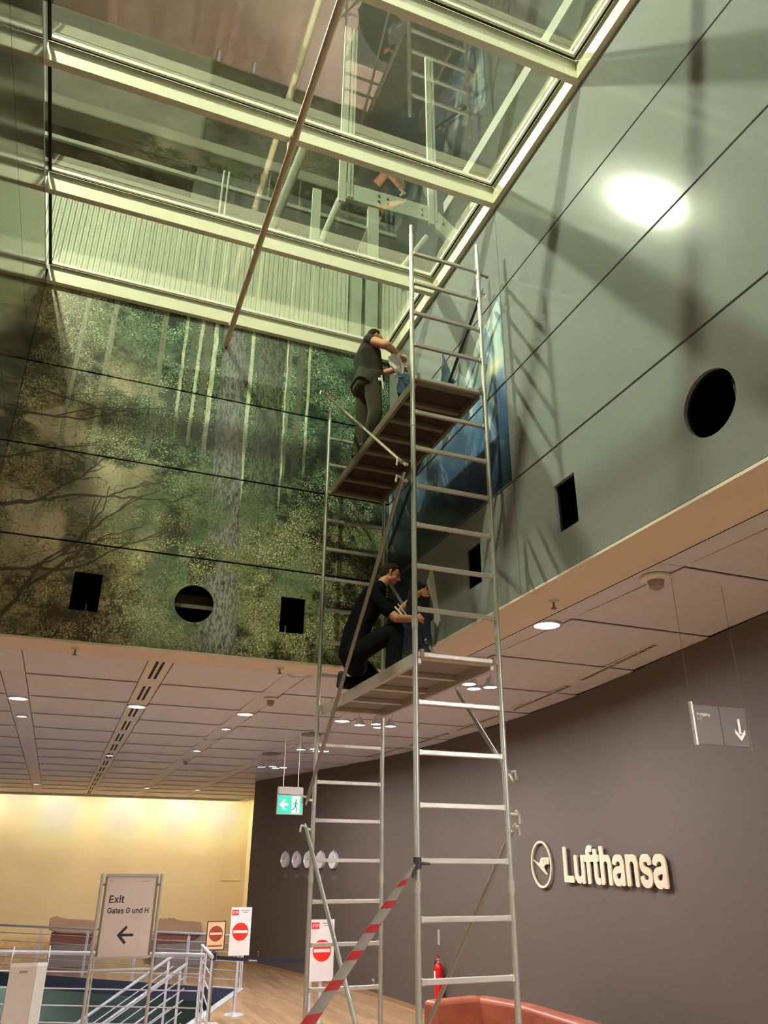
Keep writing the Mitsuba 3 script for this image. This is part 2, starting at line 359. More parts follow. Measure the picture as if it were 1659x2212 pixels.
# what shows inside the round openings: a rail and a board
add('opening_rail', [box(0.75, 1.45, YM + 0.10, YM + 0.14, 5.40, 5.445), box(0.8, 1.4, YM + 0.3, YM + 0.34, 5.47, 5.62)], 'm_ductgrey', wf)
add('opening_rail', [box(XR + 0.10, XR + 0.16, 3.10, 3.15, 5.0, 5.9), box(XR + 0.15, XR + 0.2, 2.9, 3.02, 5.0, 5.9)], 'm_ductgrey', wr)
add('opening_rail', [box(-0.10, -0.085, YM + 0.06, YM + 0.08, 5.16, 5.30), box(2.21, 2.225, YM + 0.06, YM + 0.08, 5.16, 5.30)], 'm_ductgrey', wf)

# ------------------------------------------------------------------ skylight
sk = lab(num('window_1'), kind='structure')
TY = [9.0, 7.39, 5.75, 4.10, 2.45, 0.80, -0.85]    # far edge of each transom
TW = 0.075
for i, y in enumerate(TY):
    y1 = y if i else y - 0.002
    add('transom', box(XL + 0.002, XR - 0.002, y1 - TW, y1, ZT, ZG, 0.004), 'm_transom', sk)
for a, b in zip(TY[1:], TY[:-1]):
    add('side_frame', box(XR - 0.055, XR + 0.05, a + 0.001, b - TW - 0.001, ZT, ZG, 0.004), 'm_transom', sk)
    add('pane', trimesh.Trimesh([[XL - 0.02, a - TW / 2, ZG + 0.021], [XR + 0.04, a - TW / 2, ZG + 0.021], [XR + 0.04, b - TW / 2, ZG + 0.021], [XL - 0.02, b - TW / 2, ZG + 0.021]], [[0, 1, 2], [0, 2, 3]]), 'm_glass', sk, smooth=False)
    c, d = a, b - TW
    add('gasket', [box(XL + 0.001, XR - 0.056, d - 0.034, d - 0.001, ZG + 0.004, ZG + 0.019), box(XR - 0.089, XR - 0.056, c + 0.001, d - 0.034, ZG + 0.004, ZG + 0.019), box(XL + 0.001, XL + 0.032, c + 0.001, d - 0.034, ZG - 0.01, ZG + 0.019)], 'm_gasket', sk, smooth=False)
    add('bead', [box(XL + 0.034, XR - 0.091, d - 0.060, d - 0.036, ZG - 0.018, ZG + 0.019), box(XR - 0.115, XR - 0.091, c + 0.002, d - 0.062, ZG - 0.018, ZG + 0.019)], 'm_bead', sk, smooth=False)
# the round pipe under the transoms
pp = thing('ceiling_pipe', 'cream round pipe running under the skylight transoms to the forest wall', 'pipe')
add('tube', tube((1.115, -0.84, 9.18), (1.125, YM - 0.004, 9.155), 0.036, n=20), 'm_pipe', pp)
for y in (8.55, 7.05, 5.40, 3.75):
    add('collar', tube((1.118, y - 0.02, 9.17), (1.118, y + 0.02, 9.17), 0.045, n=20), 'm_pipe', pp)
for y in TY[1:6]:
    add('hanger', tube((1.12, y - TW / 2, 9.17), (1.12, y - TW / 2, ZT + 0.02), 0.012, n=10), 'm_pipe', pp)

# ------------------------------------------------------------------ hall above the glass
hx0, hx1, hy0, hy1, hz = -10.0, 11.0, -7.0, 17.0, 24.0
deck = sbox(hx0, hy0, hx1, hy1).difference(sbox(XL - 0.05, Y0 - 0.05, XR + 0.05, YM + 0.06))
add('roof_deck', put(extrude(deck, 0.06), (0, 0, ZG + 0.03), (1, 0, 0), (0, 1, 0), (0, 0, 1)), 'm_voidlight', kind='structure', smooth=False)
add('roof_upper', box(hx0, hx1, hy0, hy1, hz, hz + 0.1), 'm_void', kind='structure', smooth=False)
add('wall_hall_far', box(hx0, hx1, hy1, hy1 + 0.1, ZG, hz), 'm_voiddark', kind='structure', smooth=False)
add('wall_hall_near', box(hx0, hx1, hy0 - 0.1, hy0, ZG, hz), 'm_void', kind='structure', smooth=False)
add('wall_hall_left', box(hx0 - 0.1, hx0, hy0, hy1, ZG, hz), 'm_void', kind='structure', smooth=False)
add('wall_hall_right', box(hx1, hx1 + 0.1, hy0, hy1, ZG, hz), 'm_void', kind='structure', smooth=False)
# corrugated screen behind the forest wall
sc = thing('corrugated_screen', 'pale corrugated metal screen seen through the skylight above the forest wall', 'screen')
def corr(x0, x1, y, z0, z1):
    k = int((x1 - x0) / 0.073); x = np.concatenate([x0 + (x1 - x0) * (i + np.array([0.0, 0.36, 0.5, 0.86])) / k for i in range(k)] + [[x1]]); n = len(x)
    off = np.array([-0.013, -0.013, 0.013, 0.013] * k + [-0.013])
    P = np.zeros((n, 2, 3)); P[:, :, 0] = x[:, None]; P[:, :, 1] = (y + off)[:, None]; P[:, 0, 2] = z0; P[:, 1, 2] = z1
    return sheet(P, 0.004)
for z0, z1 in ((9.81, 10.80), (10.81, 11.6)):
    for x0, x1 in ((-3.6, -0.05), (-0.04, 2.98), (3.5, 5.2)):
        add('corrugated_sheet', corr(x0, x1, 9.36 + (0.012 if z0 > 10 else 0), z0, z1), 'm_corr', sc, smooth=False)
add('jamb', box(3.02, 3.19, 9.28, 9.42, 9.8, 11.7, 0.005), 'm_steelwhite', sc)
add('ledge', box(-3.6, 5.2, 9.30, 9.75, 11.66, 11.70), 'm_voidlight', sc)
# white steel portal
po = thing('steel_portal', 'white painted steel portal frame with bolted joints above the skylight', 'steel frame')
add('column', box(3.245, 3.44, 9.22, 9.30, 9.80, 12.76, 0.006), 'm_steelwhite', po)
add('beam', bar((2.74, 9.24, 12.90), (4.42, 9.24, 12.95), 0.10, 0.36, bev=0.008), 'm_steelwhite', po)
add('beam', bar((4.36, 9.24, 12.98), (5.9, 9.24, 11.75), 0.10, 0.34, bev=0.008), 'm_steelwhite', po)
add('post', [box(2.70, 2.82, 9.16, 9.22, 12.60, 17.0), box(2.86, 2.89, 9.16, 9.22, 12.75, 17.0), box(2.92, 2.945, 9.16, 9.22, 12.75, 17.0)], 'm_steelwhite', po, smooth=False)
add('post', [box(4.34, 4.44, 9.16, 9.22, 12.7, 17.0), box(4.48, 4.50, 9.16, 9.22, 12.8, 17.0)], 'm_steelwhite', po, smooth=False)
add('brace', tube((2.74, 9.24, 12.70), (2.40, 9.24, 11.45), 0.055, n=12), 'm_steelwhite', po)
add('brace', bar((3.12, 9.26, 11.6), (3.42, 9.26, 12.6), 0.05, 0.16), 'm_voidlight', po)
add('brace', tube((4.3, 9.2, 12.4), (3.75, 9.2, 11.4), 0.05, n=10), 'm_steelwhite', po)
add('plate', box(2.27, 2.42, 9.20, 9.24, 11.4, 12.75, 0.004), 'm_steelwhite', po)
for (x, z) in ((3.42, 12.98), (3.42, 12.86), (3.58, 12.98), (3.58, 12.86), (4.22, 12.98), (4.22, 12.86), (2.76, 12.9), (2.76, 13.05), (4.62, 12.80), (4.98, 12.52)):
    add('bolt', tube((x, 9.19, z), (x, 9.17, z), 0.022, n=8), 'm_ductgrey', po)
gr_ = thing('hanging_rods', 'pair of thin white rods standing behind the left skylight panes', 'rod')
for x in (0.86, 0.94): add('rod', tube((x, 9.5, 11.70), (x, 9.5, 12.85), 0.016, n=8), 'm_steelwhite', gr_)
# broad ducts and beams across the hall
add('hall_beam', box(-9.5, 5.0, 11.8, 12.3, 15.72, 16.0, 0.02), 'm_voidlight', label='broad pale beam crossing the hall above the left skylight panes', cat='beam')
add('hall_beam', box(-9.5, 5.0, 12.25, 12.33, 15.35, 15.45, 0.01), 'm_steelwhite', label='thin white rail just below the broad pale hall beam', cat='beam')
add('hall_duct', box(-9.5, 1.2, 12.9, 14.6, 13.4, 15.5, 0.05), 'm_void', label='large grey duct box filling the left pane behind the pale beam', cat='duct')
add('hall_duct', box(-9.5, 0.6, 12.6, 14.6, 16.6, 19.5, 0.05), 'm_void', label='upper grey duct box over the left skylight panes', cat='duct')
add('leaning_tube', tube((1.19, 10.6, 9.76), (2.49, 10.6, 15.7), 0.09, n=14), 'm_voidlight', label='slanted pale tube behind the round ceiling pipe', cat='tube')
for x0, x1, z, mm, lb in ((3.68, 3.95, 10.9, 'm_voidlight', 'pale edge beam nearest the glass along the right skylight frame'), (4.10, 4.38, 11.15, 'm_voidlight', 'second pale beam above the right skylight frame'), (4.56, 4.90, 11.6, 'm_voidlight', 'third pale beam above the right skylight frame, highest of the row')):
    add('edge_beam', box(x0, x1, -3.0, 7.3, z, z + 0.22, 0.01), mm, label=lb, cat='beam')
for y in (1.2, 2.6, 4.0, 5.4, 6.6): add('cross_tie', box(3.92, 4.40, y, y + 0.09, 11.25, 11.35), 'm_voidlight', 'edge_beam_001')
# the floodlights
def flood(c, aim, r, rad, label):
    c, aim = np.array(c, float), np.array(aim, float); d = (aim - c) / np.linalg.norm(aim - c)
    k = thing('flood_light', label, 'flood light')
    x = np.cross(d, [0, 0, 1.0]); x /= np.linalg.norm(x); y = np.cross(d, x)
    t = np.arange(32) * 2 * np.pi / 32
    v = np.vstack([[c], c + r * (np.cos(t)[:, None] * x + np.sin(t)[:, None] * y)]); f = [[0, 1 + i, 1 + (i + 1) % 32] for i in range(32)]
    m = trimesh.Trimesh(v, f, process=False)
    if m.face_normals[0] @ d < 0: m.invert()
    add('lamp', m, 'm_white', k, smooth=False, emitter=emit(rad, 10.0))
    add('housing', tube(c - d * 0.02, c - d * 0.4, r * 1.06, r * 0.6, n=24), 'm_voiddark', k)
    add('stem', tube(c - d * 0.3, (c[0] - d[0] * 0.3, c[1] - d[1] * 0.3, hz), 0.04, n=10), 'm_voiddark', k)
flood((-5.9, 12.8, 19.97), (1.6, 5.5, 9.7), 0.30, FLOOD, 'round floodlight high at the far left of the hall')
flood((-3.9, 0.4, 17.6), (1.4, 6.5, 9.7), 0.30, FLOOD2, 'round floodlight high over the near side of the hall')

hl = thing('unseen_strip_light', 'unseen strip light over the near end of the skylight, placed to soften light on the forest wall', 'strip light')  # out of view, placed to soften light on forest wall and transoms
add('housing', box(1.9, 3.55, -0.72, -0.28, 15.0, 15.2, 0.02), 'm_voiddark', hl)
add('diffuser', trimesh.Trimesh([[1.95, -0.66, 14.99], [3.5, -0.66, 14.99], [3.5, -0.34, 14.99], [1.95, -0.34, 14.99]], [[0, 2, 1], [0, 3, 2]]), 'm_white', hl, smooth=False, emitter=emit(STRIP, 6.0))
for x in (2.0, 3.4): add('hanger', tube((x, -0.5, 15.2), (x, -0.5, hz), 0.012, n=8), 'm_voiddark', hl)
# ------------------------------------------------------------------ lobby shell
WY = np.array([40.0, 30.0, 25.265, 21.361, 17.928, 14.021, 11.24, 8.954, 6.923, 5.449, 2.5, -1, -8])
WX = np.array([1.6, 4.2, 5.503, 6.372, 6.988, 7.119, 7.0, 6.724, 6.382, 6.145, 5.7, 5.2, 4.3])
_cs = CubicSpline(WY[::-1], WX[::-1])
wx = lambda y: float(_cs(y))
ZC = 4.92
# curved dark wall
ys = np.concatenate([np.linspace(-8, 24, 65), [25.2]])
P = [(wx(y), y) for y in ys]
ring = Polygon(P + [(x + 0.25, y) for x, y in P[::-1]])
add('wall_east', put(extrude(ring, ZC), (0, 0, 0), (1, 0, 0), (0, 1, 0), (0, 0, 1)), 'm_grey', kind='structure', smooth=20)
Q = [(x - 0.012, y) for x, y in P]
add('baseboard_east', put(extrude(Polygon(Q + P[::-1]), 0.08), (0, 0, 0), (1, 0, 0), (0, 1, 0), (0, 0, 1)), 'm_base', kind='structure', smooth=20)
YB = 35.2
add('wall_back', box(-14, 9.0, YB, YB + 0.2, 0, 5.6), 'm_cream', kind='structure', smooth=False)
add('wall_north', box(7.55, 7.75, 25.6, YB, 0, 5.6), 'm_cream', kind='structure', smooth=False)
add('wall_west', box(-14.2, -14, -8, YB, -3.2, 5.6), 'm_cream', kind='structure', smooth=False)
add('wall_south', box(-14, 5, -8.2, -8, 0, 5.6), 'm_cream', kind='structure', smooth=False)
add('wall_panel', box(6.55, 7.35, YB - 0.02, YB, 1.9, 4.2, 0.005), 'm_cream', 'wall_back')
# floor with the stair void
VOID = Polygon([(-9.0, 18.3), (2.10, 12.92), (2.6, 16.3), (4.35, 20.3), (-1.04, 25.4), (-9.0, 32.0)])
fl = sbox(-14, -8, 8, YB).difference(VOID)
add('floor', put(extrude(fl, 0.25), (0, 0, -0.25), (1, 0, 0), (0, 1, 0), (0, 0, 1)), 'm_floor', kind='structure', smooth=False)
edge = VOID.buffer(-0.004).difference(VOID.buffer(-0.03))
add('trim_1', put(extrude(edge, 0.30), (0, 0, -0.30), (1, 0, 0), (0, 1, 0), (0, 0, 1)), 'm_navy', kind='structure', smooth=False)
kerb = VOID.buffer(0.16).difference(VOID.buffer(0.002)).intersection(sbox(-14, 12, 8, 21))
add('trim_2', put(extrude(kerb, 0.012), (0, 0, 0), (1, 0, 0), (0, 1, 0), (0, 0, 1)), 'm_stone', kind='structure', smooth=False)
add('floor_lower', box(-14, 8, 5, YB, -3.3, -3.2), 'm_lowfloor', kind='structure', smooth=False)
add('wall_lower', box(-14, 8, 31.9, 32.1, -3.2, -0.25), 'm_teal', kind='structure', smooth=False)

# ceiling panels and service strips
ce = lab(num('ceiling'), kind='structure')
add('slab', put(extrude(sbox(-14, -8, 8.5, 33.9).difference(sbox(XL - 0.4, Y0 - 0.4, XR + 0.4, YM + 0.6)), 0.05), (0, 0, ZC + 0.06), (1, 0, 0), (0, 1, 0), (0, 0, 1)), 'm_strip', ce, smooth=False)
rows = [9.72 + 1.65 * k for k in range(15)]          # to 32.8
rows[-1] = 33.55
strips = [-2.63, -0.88, 0.88, 2.65, 4.38]
SW = 0.155
cols = [(-14.0, -9.0), (-9.0, strips[0] - SW)] + [(strips[i] + SW, strips[i + 1] - SW) for i in range(4)] + [(strips[4] + SW, 8.0)]
lobby = Polygon([(wx(y) - 0.004, y) for y in np.linspace(-7.9, 25.2, 60)] + [(7.5, 25.65), (7.5, 33.2), (6.85, 33.55), (-13.9, 33.55), (-13.9, -7.9)])
ring_out = sbox(XL - 0.62, Y0 - 0.62, XR + 0.60, YM + 0.68)
region = lobby.difference(ring_out)
allrows = [9.72 - 1.65 * k for k in range(10, 0, -1)] + rows
pcache = {}
for ri in range(len(allrows) - 1):
    for ci, (c0, c1) in enumerate(cols):
        g = 0.007
        p = sbox(c0 + g, allrows[ri] + g, c1 - g, allrows[ri + 1] - g).intersection(region)
        if p.is_empty or p.area < 0.02: continue
        if p.geom_type != 'Polygon': p = max(p.geoms, key=lambda q: q.area)
        m = extrude(p, 0.012); m.apply_translation((0, 0, ZC)); m.vertices[:, 2] += 0.016 * (m.vertices[:, 1] - allrows[ri]) / 1.65
        add('panel', m, 'm_ceil', ce, smooth=False)
for si, x in enumerate(strips):
    for ri in range(len(allrows) - 1):
        p = sbox(x - SW + 0.006, allrows[ri] + 0.004, x + SW - 0.006, allrows[ri + 1] - 0.004).intersection(region)
        if p.is_empty or p.area < 0.02: continue
        if p.geom_type != 'Polygon': p = max(p.geoms, key=lambda q: q.area)
        m = extrude(p, 0.02); m.apply_translation((0, 0, ZC + 0.012))
        k = add('strip', m, 'm_strip' if si == 2 else 'm_ceil', ce, smooth=False)
        if si == 2 and ri >= 10:                     # the strip with two parallel air slots
            y0, y1 = p.bounds[1] + 0.25, p.bounds[3] - 0.3
            add('air_slot', [box(x - 0.055, x - 0.02, y0, y1, ZC + 0.008, ZC + 0.0125), box(x + 0.02, x + 0.055, y0, y1, ZC + 0.008, ZC + 0.0125)], 'm_slot', k, smooth=False)
add('edge_trim', box(-13.9, 6.85, 33.55, 33.9, ZC - 0.05, ZC + 0.05, 0.01), 'm_strip', ce)
add('edge_trim', bar((6.85, 33.7, ZC), (7.35, 26.0, ZC), 0.3, 0.1), 'm_strip', ce)
add('upper_cap', box(-14, 8.8, 33.0, YB + 0.1, 5.62, 5.7), 'm_cream', ce, smooth=False)
add('upper_cap', box(6.8, 8.8, 25.5, 33.0, 5.62, 5.7), 'm_cream', ce, smooth=False)
# slotted diffusers that follow the curved wall
for y0 in (6.9, 9.2, 11.5, 13.8, 16.1):
    a, b = (wx(y0) - 0.42, y0, ZC - 0.001), (wx(y0 + 1.9) - 0.42, y0 + 1.9, ZC - 0.001)
    k = add('wall_slot', bar(a, b, 0.10, 0.006, bev=0.001), 'm_strip', ce, smooth=False)
    a, b = np.array(a), np.array(b)
    add('louvre', [bar(a + (b - a) * (i + 0.1) / 30 - [0, 0, 0.004], a + (b - a) * (i + 0.55) / 30 - [0, 0, 0.004], 0.06, 0.003, bev=0.0005) for i in range(30)], 'm_slot', k, smooth=False)
# soffit band round the well
so = lab(num('trim_3'), kind='structure')
add('band', box(XL - 0.62, XR + 0.60, YM + 0.06, YM + 0.66, ZB - 0.005, ZB + 0.06, 0.004), 'm_soffit', so)
add('band', box(XR + 0.052, XR + 0.585, Y0 - 0.6, YM + 0.058, ZB - 0.005, ZB + 0.06, 0.004), 'm_soffit', so)
add('band', box(XL - 0.62, XL - 0.052, Y0 - 0.6, YM + 0.058, ZB - 0.005, ZB + 0.06, 0.004), 'm_soffit', so)
add('band', box(XL - 0.05, XR + 0.05, Y0 - 0.6, Y0 - 0.052, ZB - 0.005, ZB + 0.06, 0.004), 'm_soffit', so)
add('lip', [box(XR, XR + 0.05, Y0, YM + 0.05, ZB - 0.03, ZB - 0.002, 0.003), box(XL, XR, YM, YM + 0.05, ZB - 0.03, ZB - 0.002, 0.003), box(XL - 0.05, XL, Y0, YM + 0.05, ZB - 0.03, ZB - 0.002, 0.003)], 'm_soffit', so)
add('shadow_gap', [box(XR + 0.586, XR + 0.605, Y0 - 0.6, YM + 0.68, ZB + 0.0, ZB + 0.06), box(XL - 0.6, XR + 0.6, YM + 0.662, YM + 0.68, ZB + 0.0, ZB + 0.06)], 'm_slot', so, smooth=False)

# ------------------------------------------------------------------ lights of the lobby
def disc(r, z, n=24):
    t = np.arange(n) * 2 * np.pi / n
    return trimesh.Trimesh(np.vstack([[[0, 0, z]], np.stack([r * np.cos(t), r * np.sin(t), 0 * t + z], 1)]), [[0, 1 + (i + 1) % n, 1 + i] for i in range(n)], process=False)
COVES = ((-13.5, -4.6), (-4.4, 0.1), (1.1, 6.4))
for i, (x0, x1) in enumerate(COVES):
    k = thing('cove_light', ('cove light strip hidden above the cream wall, nearest the picture edge', 'cove light strip above the cream wall behind the left ceiling strip', 'cove light strip above the cream wall beside the dark wall')[i], 'light')
    add('channel', box(x0, x1, 33.92, 34.02, ZC + 0.02, ZC + 0.06), 'm_strip', k)
    m = box(x0 + 0.02, x1 - 0.02, 33.94, 34.0, ZC + 0.061, ZC + 0.10)
    add('tube', m, 'm_white', k, smooth=False, emitter=emit(COVE, 2.5))
k = thing('cove_light', 'cove light strip along the side of the cream corner by the dark wall', 'light')
add('tube', bar((7.12, 33.3, ZC + 0.1), (7.45, 27.0, ZC + 0.1), 0.06, 0.04), 'm_white', k, smooth=False, emitter=emit(COVE, 2.5))
add('channel', bar((7.12, 33.3, ZC + 0.06), (7.45, 27.0, ZC + 0.06), 0.1, 0.03), 'm_strip', k)

ring_m = lathe([(0.125, 0.0), (0.17, 0.0), (0.165, -0.012), (0.135, -0.014), (0.125, -0.002)])
louv_m = cat([box(-0.12, 0.12, v - 0.004, v + 0.004, 0.004, 0.03) for v in (-0.08, -0.04, 0, 0.04, 0.08)] + [box(v - 0.004, v + 0.004, -0.12, 0.12, 0.004, 0.03) for v in (-0.08, -0.04, 0, 0.04, 0.08)])
bowl_m = lathe([(0.002, 0.045), (0.08, 0.042), (0.126, 0.004), (0.126, 0.0)])
ring_d, louv_d, bowl_d = mikit.ply(ring_m, 'm_chrome', smooth=40), mikit.ply(louv_m, 'm_chrome'), mikit.ply(bowl_m, 'm_strip', smooth=40)
def downlight(x, y, z, label, on=None, group=None):
    k = thing('downlight', label, 'ceiling light', group)
    w = T4().translate([x, y, z])
    add('rim', ring_d, None, k, to_world=w); add('louvre', louv_d, None, k, to_world=w)
    if on is None: add('reflector', bowl_d, None, k, to_world=w)
    else:
        m = disc(0.126, 0.0); m.apply_translation((x, y, z - 0.001)); add('diffuser', m, 'm_white', k, smooth=False, emitter=emit(on))
    return k
ZD = ZC + 0.008
downlight(4.415, 6.69, ZD, 'glowing round downlight in the ceiling right of the scaffold beside the well', SPOT * 0.30)
for x, lb in ((-0.88, 'pale round downlight next to the spotlight in the left ceiling strip'), (0.88, 'pale round downlight in the slotted ceiling strip'), (2.65, 'pale round downlight in the strip just beyond the smoke detector'), (4.38, 'pale round downlight under the lower scaffold platform beside the lamp cluster')):
    downlight(x, 13.3, ZD, lb, SPOT * 0.09)
downlight(2.70, 10.02, ZD, 'unlit louvred downlight at the ceiling edge just left of the scaffold')
downlight(4.38, 16.65, ZD, 'small unlit downlight behind the green exit sign rods')
downlight(4.38, 20.0, ZD, 'small unlit downlight left of the farthest lamp cluster')
downlight(2.65, 16.7, ZD, 'unlit downlight between two bright spotlights in the third strip')
can_m = lathe([(0.072, 0.0), (0.10, 0.0), (0.095, -0.02), (0.078, -0.022), (0.072, 0.0)])
can_d = mikit.ply(can_m, 'm_chrome', smooth=40)
def spot(x, y, label, s=1.0):
    s *= 0.6
    k = thing('spotlight', label, 'spotlight')
    add('rim', can_d, None, k, to_world=T4().translate([x, y, ZD]))
    m = disc(0.073, 0.0, 16); m.apply_translation((x, y, ZD - 0.012)); add('lamp', m, 'm_white', k, smooth=False, emitter=emit(SPOT * s))
spot(-0.88, 15.0, 'bright recessed spotlight in the left ceiling strip', 1.3)
spot(2.65, 15.0, 'brightest recessed spotlight in the strip by the exit sign', 1.3)
spot(2.65, 18.45, 'second bright spotlight in the strip by the exit sign', 1.3)
spot(0.88, 20.2, 'bright recessed spotlight in the slotted ceiling strip', 1.3)
for x, lb in ((-0.88, 'far recessed spotlight in the left ceiling strip'), (2.65, 'far recessed spotlight in the strip by the exit sign'), (4.38, 'far recessed spotlight in the strip over the dark wall')):
    spot(x, 29.3, lb, 2.0)
shade_m = lathe([(0.02, 0.12), (0.035, 0.115), (0.06, 0.06), (0.092, 0.0), (0.086, 0.0), (0.055, 0.06), (0.0, 0.10)], n=20)
shade_d = mikit.ply(shade_m, 'm_chrome', smooth=40)
base_d = mikit.ply(lathe([(0.0, 0.0), (0.2, 0.0), (0.2, -0.02), (0.0, -0.022)], n=28), 'm_plasticgrey', smooth=30)
def cluster(x, y, label, offs, s=1.0):
    s *= 0.6
    k = thing('lamp_cluster', label, 'ceiling lamp')
    add('base', base_d, None, k, to_world=T4().translate([x, y, ZC - 0.001]))
    for dx, dy in offs:
        h = add('head', shade_d, None, k, to_world=T4().translate([x + dx, y + dy, ZC - 0.30]))
        add('stem', path([(x + dx * 0.5, y + dy * 0.5, ZC - 0.02), (x + dx * 1.15, y + dy * 1.15, ZC - 0.09), (x + dx, y + dy, ZC - 0.19)], 0.007, 6), 'm_chrome', k)
        m = disc(0.082, 0.0, 16); m.apply_translation((x + dx, y + dy, ZC - 0.302)); add('lamp', m, 'm_white', h, smooth=False, emitter=emit(SPOT * s))
CL = ((-0.19, 0.02), (0.02, -0.17), (0.16, 0.12), (0.30, -0.06))
cluster(4.36, 11.75, 'cluster of four lit lamps under the lower scaffold platform', CL, 2.0)
cluster(4.32, 15.0, 'cluster of lit lamps behind the rods of the green exit sign', CL[:3] + ((0.3, 0.05),), 1.5)
cluster(4.32, 18.3, 'farthest cluster of lit lamps, left of the exit sign rods', CL, 1.5)
cluster(4.50, 8.42, 'cluster of three lit lamps seen through the scaffold rungs', ((-0.16, -0.08), (0.02, 0.14), (0.16, -0.02)), 1.5)
cluster(4.50, 1.8, 'unseen cluster of lamps past the right picture edge, placed to light the dark wall and soffit', CL, 4.5)  # out of view, placed to light the dark wall and right soffit
cluster(-2.3, 3.0, 'unseen cluster of lamps left of the well past the left picture edge, placed to brighten the lobby', CL, 2.0)  # unseen, brightens the lobby beside the well
cluster(-4.4, 12.0, 'unseen cluster of lamps past the left picture edge, placed to brighten the left of the lobby', CL, 2.0)  # unseen, brightens the left part of the lobby
for i, x in enumerate((-6.0, -3.0, 0.0, 2.4, 4.6, 6.4)):
    add('unseen_wall_washer', [box(x - 0.05, x + 0.05, 33.97, 34.10, ZC + 0.105, ZC + 0.20, 0.01)], 'm_strip', label=('first', 'second', 'third', 'fourth', 'fifth', 'sixth')[i] + ' unseen wall washer from the left in the cove, placed to light the cream wall', cat='lamp', group='unseen wall washers in the cove')
    scene[f'unseen_washer_beam_{i}'] = {'type': 'spot', 'intensity': rgb(WASH), 'sampling_weight': 1.5, 'cutoff_angle': 75.0, 'beam_width': 20.0, 'to_world': T4().look_at(origin=[x, 34.12, ZC + 0.16], target=[x, YB, 2.2], up=[0, 0, 1])}  # unseen spot beam in the cove, placed to light the cream wall evenly
m = disc(0.25, 0.0); m.apply_translation((-1.0, 12.3, -0.3)); k = thing('downlight', 'unseen round lamp under the floor slab, placed to light the lower level', 'ceiling light'); add('diffuser', m, 'm_white', k, smooth=False, emitter=emit([230, 236, 222]))  # unseen below the near slab, placed to light the lower level
m = disc(0.35, 0.0); m.apply_translation((-1.5, 29.0, -0.3)); k2 = thing('downlight', 'unseen round lamp under the far floor slab, placed to light the lower level', 'ceiling light'); add('diffuser', m, 'm_white', k2, smooth=False, emitter=emit([200, 206, 192])); add('rim', ring_d, None, k2, to_world=T4().translate([-1.5, 29.0, -0.255]).scale([2.7, 2.7, 1]))  # out of view under the far slab, brightens lower wall and floor
add('rim', ring_d, None, k, to_world=T4().translate([-1.0, 12.3, -0.255]).scale([2, 2, 1]))
# ceiling fittings
def sprinkler(x, y, label):
    k = thing('sprinkler', label, 'sprinkler', 'sprinkler heads on the soffit')
    add('plate', lathe([(0, 0), (0.05, 0), (0.045, -0.012), (0, -0.014)], (x, y, ZB - 0.006)), 'm_chrome', k)
    add('nozzle', [tube((x, y, ZB - 0.015), (x, y, ZB - 0.075), 0.011), tube((x, y, ZB - 0.075), (x, y, ZB - 0.082), 0.028)], 'm_galv', k)
sprinkler(-0.13, 9.36, 'sprinkler head on the soffit under the left of the forest wall')
sprinkler(2.26, 9.39, 'sprinkler head on the soffit left of the scaffold')
sprinkler(3.90, 5.77, 'sprinkler head on the soffit under the metal panels')
sprinkler(3.88, 2.86, 'sprinkler head on the soffit at the right picture edge')
def detector(x, y, r, label):
    k = thing('smoke_detector', label, 'smoke detector')
    add('base', lathe([(0, 0), (r, 0), (r, -0.02), (r * 0.8, -0.035), (0, -0.036)], (x, y, ZC + 0.004)), 'm_white', k)
    add('sensor', lathe([(r * 0.55, 0), (r * 0.45, -0.06), (r * 0.15, -0.085), (0, -0.086)], (x, y, ZC - 0.03)), 'm_plasticgrey', k)
detector(4.47, 5.05, 0.13, 'white ceiling detector with a cone sensor near the lit downlight')
detector(2.72, 11.75, 0.11, 'smoke detector in the ceiling strip left of the scaffold')
detector(2.69, 20.4, 0.09, 'far smoke detector in the third ceiling strip')

# ------------------------------------------------------------------ scaffold tower
SXL, SXR, SYF, SYB, S, Z0R = 2.53, 3.315, 5.80, 8.57, 0.39, 2.675
st = thing('scaffold_tower', 'tall narrow aluminium scaffold tower with two platforms beside the metal panel wall', 'scaffold')
RP = 0.0235
def pole(x, y, z1, joints, m='m_alu'):
    k = add('pole', tube((x, y, 0.22), (x, y, z1), RP, n=20), m, st)
    for z in joints: add('spigot_collar', tube((x, y, z - 0.04), (x, y, z + 0.04), RP + 0.003, n=20), 'm_alubright', k)
    add('spigot', tube((x, y, z1), (x, y, z1 + 0.12), RP - 0.005, n=16), 'm_alubright', k)
for x in (SXL, SXR): pole(x, SYF, 8.78, (2.5, 4.5, 6.45, 8.45))
for x in (SXL, SXR): pole(x, SYB, 8.05 if x == SXL else 8.05, (2.5, 4.5, 6.4))
rung_d = mikit.ply(cat([box(SXL + RP - 0.004, SXR - RP + 0.004, -0.017, 0.017, -0.019, 0.019, 0.005)] + [box(x - 0.012, x + 0.012, -0.02, 0.02, -0.022, 0.022, 0.004) for x in (SXL + RP + 0.01, SXR - RP - 0.01)]), 'm_alubright', smooth=False)
for k in range(-6, 16):
    add('rung', rung_d, None, st, to_world=T4().translate([0, SYF, Z0R + k * S]))
for k in range(-6, 14):
    add('rung', rung_d, None, st, to_world=T4().translate([0, SYB, Z0R + k * S]))
def castor(x, y):
    k = add('castor', [tube((x, y, 0.25), (x, y, 0.14), 0.03), box(x - 0.03, x + 0.03, y - 0.045, y - 0.035, 0.06, 0.17), box(x - 0.03, x + 0.03, y + 0.035, y + 0.045, 0.06, 0.17)], 'm_galv', st)
    add('wheel', tube((x, y - 0.03, 0.1), (x, y + 0.03, 0.1), 0.1, n=24), 'm_castor', k)
for x in (SXL, SXR):
    for y in (SYF, SYB): castor(x, y)
